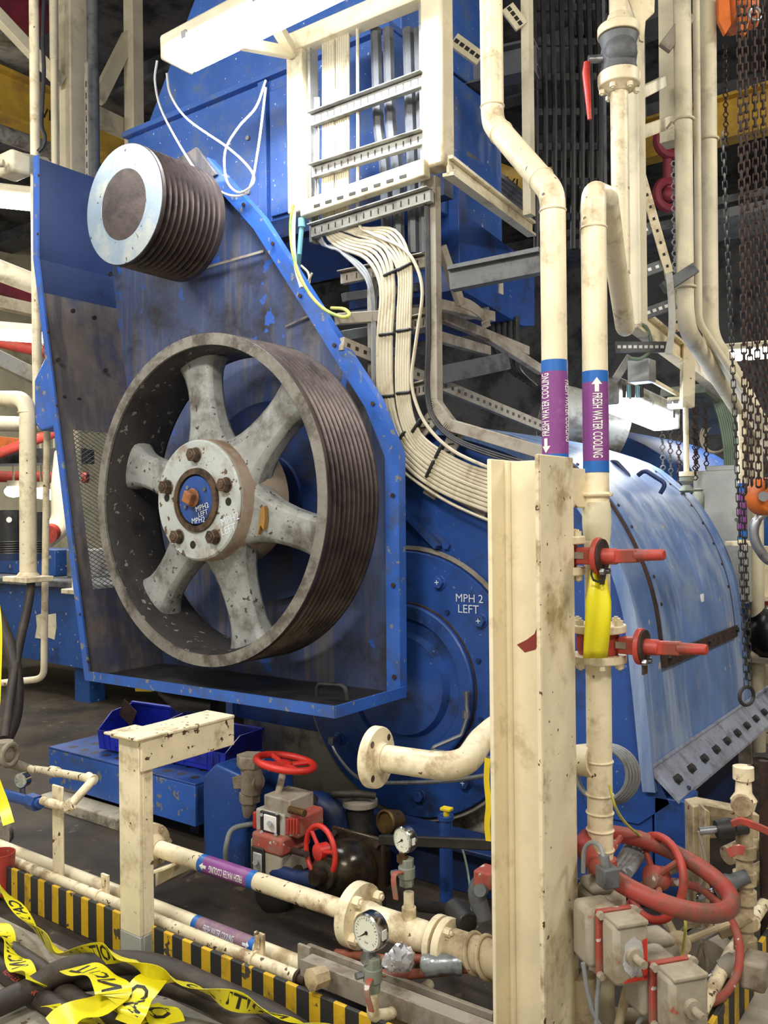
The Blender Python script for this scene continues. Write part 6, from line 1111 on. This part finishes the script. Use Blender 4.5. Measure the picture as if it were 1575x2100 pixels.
zk = .16; p0_ = atz(1540, 1985, zk); one('rail_pipe', MB().tube(fil([V((-.74, 2.25, .10)), V((-.74, 2.75, zk)), V((-.74, 4.2, zk))], .05), .020, 12).torus(V((-.74, 3.0, zk)), (0, 1, 0), .024, .005, 18, 6), 'cream_chipped', 'cream pipe lying along the right kerb', 'pipe')
one('grey_block', MB().box(atd(1550, 1990, 2.5), (.07, .10, .08)), 'cast_dusty', 'dull grey box beside the manifold foot', 'box', bv=.01)
# ================================================================== chains and hoist
def chain(label, x0, y0, x1, y1, d, pitch, wd_, tk_, mat, ring=False, ylo=None):
    p, q = atd(x0, y0, d), atd(x1, y1, d); L = (q-p).length; n = int(L/pitch); t = T('hoist_chain', label, 'chain', q); ax = (q-p)/L
    def linkmesh(side):
        m = MB(); u = side; k = 8; h = pitch*.78; pts = []
        for i in range(k):
            a = 2*PI*i/k+PI/8; pts.append(u*math.cos(a)*(wd_/2-tk_)+ax*(math.sin(a)*(wd_/2-tk_)+math.copysign(h-wd_/2, math.sin(a))))
        nrm = ax.cross(u); vs = []; fs = []
        for i in range(k):
            e = pts[i]; dr = (e).normalized()
            for j in range(3): b = 2*PI*j/3; vs.append(e+dr*math.cos(b)*tk_+nrm*math.sin(b)*tk_)
        for i in range(k):
            for j in range(3): fs.append((i*3+j, ((i+1) % k)*3+j, ((i+1) % k)*3+(j+1) % 3, i*3+(j+1) % 3))
        m.add(vs, fs); return m.mesh('link', mat)
    r0 = (_R-ax*_R.dot(ax)).normalized(); r1 = (ax.cross(r0)); A_, B_ = linkmesh((r0+r1*.45).normalized()), linkmesh((r1-r0*.45).normalized())
    for i in range(n): lnk('link', A_ if i % 2 else B_, t, p+ax*pitch*(i+.5)-WL(t))
    if ring: part(t, 'ring', MB().torus(q-V((0, 0, .02)), _R*.4-_F, .030, .006, 22, 8), 'cable_black')
    return t
chain('slim black chain hanging before the drum down to a ring', 1482, 270, 1531, 1415, 2.9, .0235, .021, .0036, 'cable_black', True)
chain('slim black return strand beside the ringed chain', 1524, 985, 1538, 1405, 2.9, .0235, .021, .0036, 'cable_black')
for i, (x0, x1, y1, lb) in enumerate(((1515, 1530, 1020, 'left rusty strand of the near hoist chain pair'), (1527, 1542, 1010, 'right rusty strand of the near hoist chain pair'), (1546, 1556, 1000, 'left strand of the outer hoist chain pair'), (1563, 1572, 1000, 'rightmost strand of the hoist chains'))):
    chain(lb, x0, -20, x1, y1, 3.3+.05*i, .031, .030, .0058, 'rust_dark')
m = MB(); rn = random.Random(3)
for x0, y0, y1, d in ((1391, 840, 995, 5.0), (1424, 830, 985, 5.2), (1428, 835, 990, 5.3), (1447, 830, 965, 5.3), (1358, 870, 985, 5.2), (1374, 880, 990, 5.3), (1382, 330, 560, 4.6), (1487, 90, 300, 5.2)):
    p, q = atd(x0, y0, d), atd(x0+2, y1, d); n = int((q-p).length/.028)
    mm = MB()
    for i in range(n): mm.torus(p.lerp(q, (i+.5)/n), (_R if i % 2 else _F)+V((0, 0, .15)), .014, .0045, 6, 3)
    lb = {1391: 'rusty chain left of the drop pipe', 1424: 'rusty chain right of the drop pipe', 1428: 'second rusty chain right of the drop pipe', 1447: 'rusty chain beside the far cabinet', 1358: 'thin chain hanging before the far drum', 1374: 'second thin chain before the far drum', 1382: 'chain beside the left wide pipe', 1487: 'chain high up under the yellow beam'}[x0]
    t = T('far_chain', lb, 'chain', q); part(t, 'links', mm, 'rust_dark' if x0 > 1385 else 'cable_grey', kind='stuff')
t = T('hook_block', 'orange hoist hook block with a steel hook at the right edge', 'hook', atd(1562, 1140, 3.5)); part(t, 'block', MB().lathe(atd(1566, 1018, 3.5), (_R*.3-_F), [(.0, -.04), (.06, -.04), (.075, -.02), (.075, .02), (.06, .04), (0, .045)], 22), 'orange', .004); part(t, 'bolt', MB().cyl(atd(1566, 1018, 3.45), atd(1566, 1018, 3.42), .02, n=10), 'steel'); part(t, 'hook', MB().tube(spl([atd(1572, 1050, 3.5), atd(1552, 1068, 3.5), atd(1546, 1095, 3.5), atd(1556, 1125, 3.5), atd(1580, 1150, 3.5), atd(1610, 1135, 3.5)]), [.016]*6+[.019]*8+[.02]*8+[.02]*5+[.014]*4, 12), 'steel')
t = T('chain_hoist', 'orange chain hoist hanging at the top right corner', 'hoist', atd(1515, 60, 4.2)); part(t, 'body', MB().box(atd(1515, 10, 4.2), (.16, .16, .22)), 'orange', .03); part(t, 'side_plate', MB().prism([atd(x, y, 4.1) for x, y in ((1472, -20), (1495, -20), (1500, 50), (1488, 70), (1474, 40))], _F*.03), 'orange', .004); part(t, 'side_plate', MB().prism([atd(x, y, 4.1) for x, y in ((1512, -20), (1545, -20), (1540, 30), (1530, 72), (1518, 60))], _F*.03), 'orange', .004); part(t, 'hook', MB().torus(atd(1548, 28, 4.05), (_R*.2-_F), .03, .007, 18, 8), 'steel')
# ================================================================== overhead clutter
def ladder(label, px, y0, y1, d, w, mat, ncab, rn_=8):
    c = atd(px, (y0+y1)/2, d); z0, z1 = atd(px, y1, d).z, min(5.3, atd(px, y0, d).z); t = T('cable_ladder', label, 'cable ladder', (c.x, c.y, z0)); Rr = V((_R.x, _R.y, 0)).normalized()
    for s_ in (-1, 1): part(t, 'rail', MB().bar(V((c.x, c.y, z0))+Rr*s_*w/2, V((c.x, c.y, z1))+Rr*s_*w/2, .02, .05, _F), mat)
    for i in range(rn_): z = z0+(z1-z0)*(i+.5)/rn_; part(t, 'rung', MB().bar(V((c.x, c.y, z))-Rr*w/2, V((c.x, c.y, z))+Rr*w/2, .02, .04), 'galv_dark')
    for i in range(ncab):
        q = V((c.x, c.y, 0))+Rr*w*(-.42+.84*i/(ncab-1))-_F*.035; one('power_cable', MB().tube([q+V((0, 0, z0-.1)), q+Rr*.01+V((0, 0, (z0+z1)/2)), q+V((0, 0, z1))], .016, 7), 'cable_black', ORD[i]+' black cable from the left on the '+label.split(' with')[0].replace('dark cable ', ''), 'cable', 'cables on the '+label.split(' with')[0])
ladder('dark cable ladder right of the offset pipe with black cables', 1160, -20, 480, 5.2, .45, 'grey_far', 8, 7); ladder('dark cable ladder left of the riser with black cables', 1225, -20, 440, 5.6, .3, 'grey_far', 6, 7)
a, b = vert(1078, -40, 440, 4.4); one('steel_post', MB().bx(a.x-.022, a.x+.022, a.y, a.y+.05, a.z, 4.9), 'cream_far', 'narrow cream post between offset pipe and dark ladders', 'post')
slotbar('slotted_strip', 'short cream slotted arm left of the offset pipe', (930, 82), (985, 122), 4.2, .02, .07, 'cream_far', 5); slotbar('slotted_strip', 'short cream slotted arm high right of the offset pipe', (1040, 15), (1070, 55), 4.4, .02, .07, 'cream_far', 4)
ibeam('roof_beam', 'grey roof beam crossing above the offset pipe', (915, 160), (1100, 120), [5.0, 4.8], .12, .16, 'grey_far'); ibeam('roof_beam', 'grey roof beam crossing behind the offset pipe', (915, 225), (1110, 165), [5.4, 5.2], .12, .14, 'galv_dark')
beamp('roof_brace', 'cream roof brace top centre', [(920, 30), (1000, 120)], [5.2, 5.6], .05, .07, 'cream_far', 'brace'); beamp('roof_brace', 'grey roof brace right of the cable frame', [(925, 190), (1065, 330)], [5.2, 5.8], .05, .07, 'galv_dark', 'brace')
ibeam('tray_beam', 'cream beam running away from the cable frame corner', (918, 340), (1090, 470), [3.75, 5.0], .05, .07, 'cream_clean')
for i in range(5): cable('power_cable', [(930+6*i, 335-5*i), (980+6*i, 365-5*i), (1040+6*i, 415-6*i), (1110, 470-8*i)], [4.2, 4.5, 4.9, 5.3], .018, 'cable_grey', ORD[i]+' dusty cable on the beam behind the cable frame', 'cables on the frame beam')
p = atd(933, 400, 6.0); q = p+V((.62, .25, 0)); t = T('crane_beam', 'yellow beam with lettering behind the offset pipe', 'beam', p); part(t, 'web', MB().bar(p, q, .02, .24), 'yellow_beam'); part(t, 'bottom_flange', MB().bar(p-V((0, 0, .13)), q-V((0, 0, .13)), .14, .02), 'yellow_beam')
part(t, 'web', MB().bar(atd(1015, 372, 5.7), atd(1100, 405, 5.9), .02, .26), 'yellow_beam'); text(t, 'lettering', 'WLL', .1, plane_fn(atd(1055, 378, 5.6), _R-_U*.25, _U+_R*.1), 'ink'); part(t, 'hanger', MB().cyl(p, V((p.x, p.y, 5.6)), .02, n=8), 'grey_far')
p = atd(1290, 300, 6.2); q = atd(1640, 205, 5.2); t = T('crane_beam', 'yellow beam passing behind the pipe trio', 'beam', p); part(t, 'web', MB().bar(p, q, .02, .24), 'yellow_beam'); part(t, 'bottom_flange', MB().bar(p-V((0, 0, .13)), q-V((0, 0, .13)), .14, .02), 'yellow_beam'); part(t, 'top_flange', MB().bar(p+V((0, 0, .13)), q+V((0, 0, .13)), .14, .02), 'yellow_beam')
for k in (.1, .9): part(t, 'hanger', MB().cyl(p.lerp(q, k), V((*p.lerp(q, k).xy, 5.6)), .02, n=8), 'grey_far')
for x, y, lb in ((1372, 290, 'upper red valve wheel far behind the riser'), (1370, 400, 'red and blue tag far behind the riser')):
    one('far_valve', MB().torus(atd(x, y, 5.6), (_R*.3-_F), .085, .03, 20, 8).sph(atd(x, y, 5.62), .05, 10).cyl(atd(x, y, 5.62), V((*atd(x, y, 5.62).xy, 5.6)), .03, n=10), 'red_far', lb, 'valve')
for k, (p0_, p1_, d0, d1, lb) in enumerate((((700, 705), (1110, 875), 3.9, 5.0, 'long slotted tray passing behind the cable bundles'), ((690, 655), (900, 640), 3.9, 4.2, 'grey angle behind the left ladder rail'), ((700, 690), (1000, 640), 4.1, 4.6, 'grey tray edge behind the cable bundles'), ((900, 770), (1040, 740), 4.3, 4.6, 'grey channel behind the right ladder rail'), ((905, 650), (1080, 720), 4.2, 5.0, 'thin grey angle sloping to the right pipe'), ((900, 625), (1010, 650), 4.1, 4.4, 'short grey angle beside the right ladder rail'), ((895, 690), (1000, 720), 4.0, 4.6, 'low grey angle beside the right ladder rail'), ((1000, 690), (1110, 760), 4.6, 5.0, 'grey tray rail near the right pipe'))):
    if k == 0: slotbar('cable_tray', lb, p0_, p1_, [d0, d1], .03, .06, 'galv_dust', 30)
    else: beamp('support_angle', lb, [p0_, p1_], [d0, d1], .04, .05 if k != 3 else .09, 'galv_dark' if k in (2, 3) else 'galv_dust', 'strut')
beamp('support_angle', 'slanted grey strut under the blue duct box', [(905, 505), (945, 625)], [3.9, 4.0], .03, .045, 'galv_dust', 'strut'); one('curved_bracket', MB().strip(spl([atd(943, 618, 4.0), atd(970, 630, 4.1), atd(992, 650, 4.2), atd(998, 672, 4.2)], 4), [_U]*13, .05, .006), 'galv_dust', 'curved sheet bracket under the blue duct box', 'bracket')
for k in range(6): cable('power_cable', [(1000+12*k, 600+10*k), (1002+12*k, 680+8*k), (1020+9*k, 730+6*k), (1060+8*k, 770+5*k)], 4.6, .016, 'cable_black', ORD[k]+' dark cable curving under the blue duct box', 'cables under the duct box')
for k in range(4): beamp('support_angle', ['first', 'second', 'third', 'fourth'][k]+' dim cross strut counted down the gap behind the bundles', [(705+8*k, 610+38*k), (890, 585+45*k)], [4.5, 4.9], .04, .045, 'galv_dark', 'strut')
for i, y in enumerate((5.9, 7.4)): struct('trim_%d' % (20+i), MB().bx(-3.5, 4.5, y, y+.5, 3.4+i*.6, 3.46+i*.6), 'galv_dark')
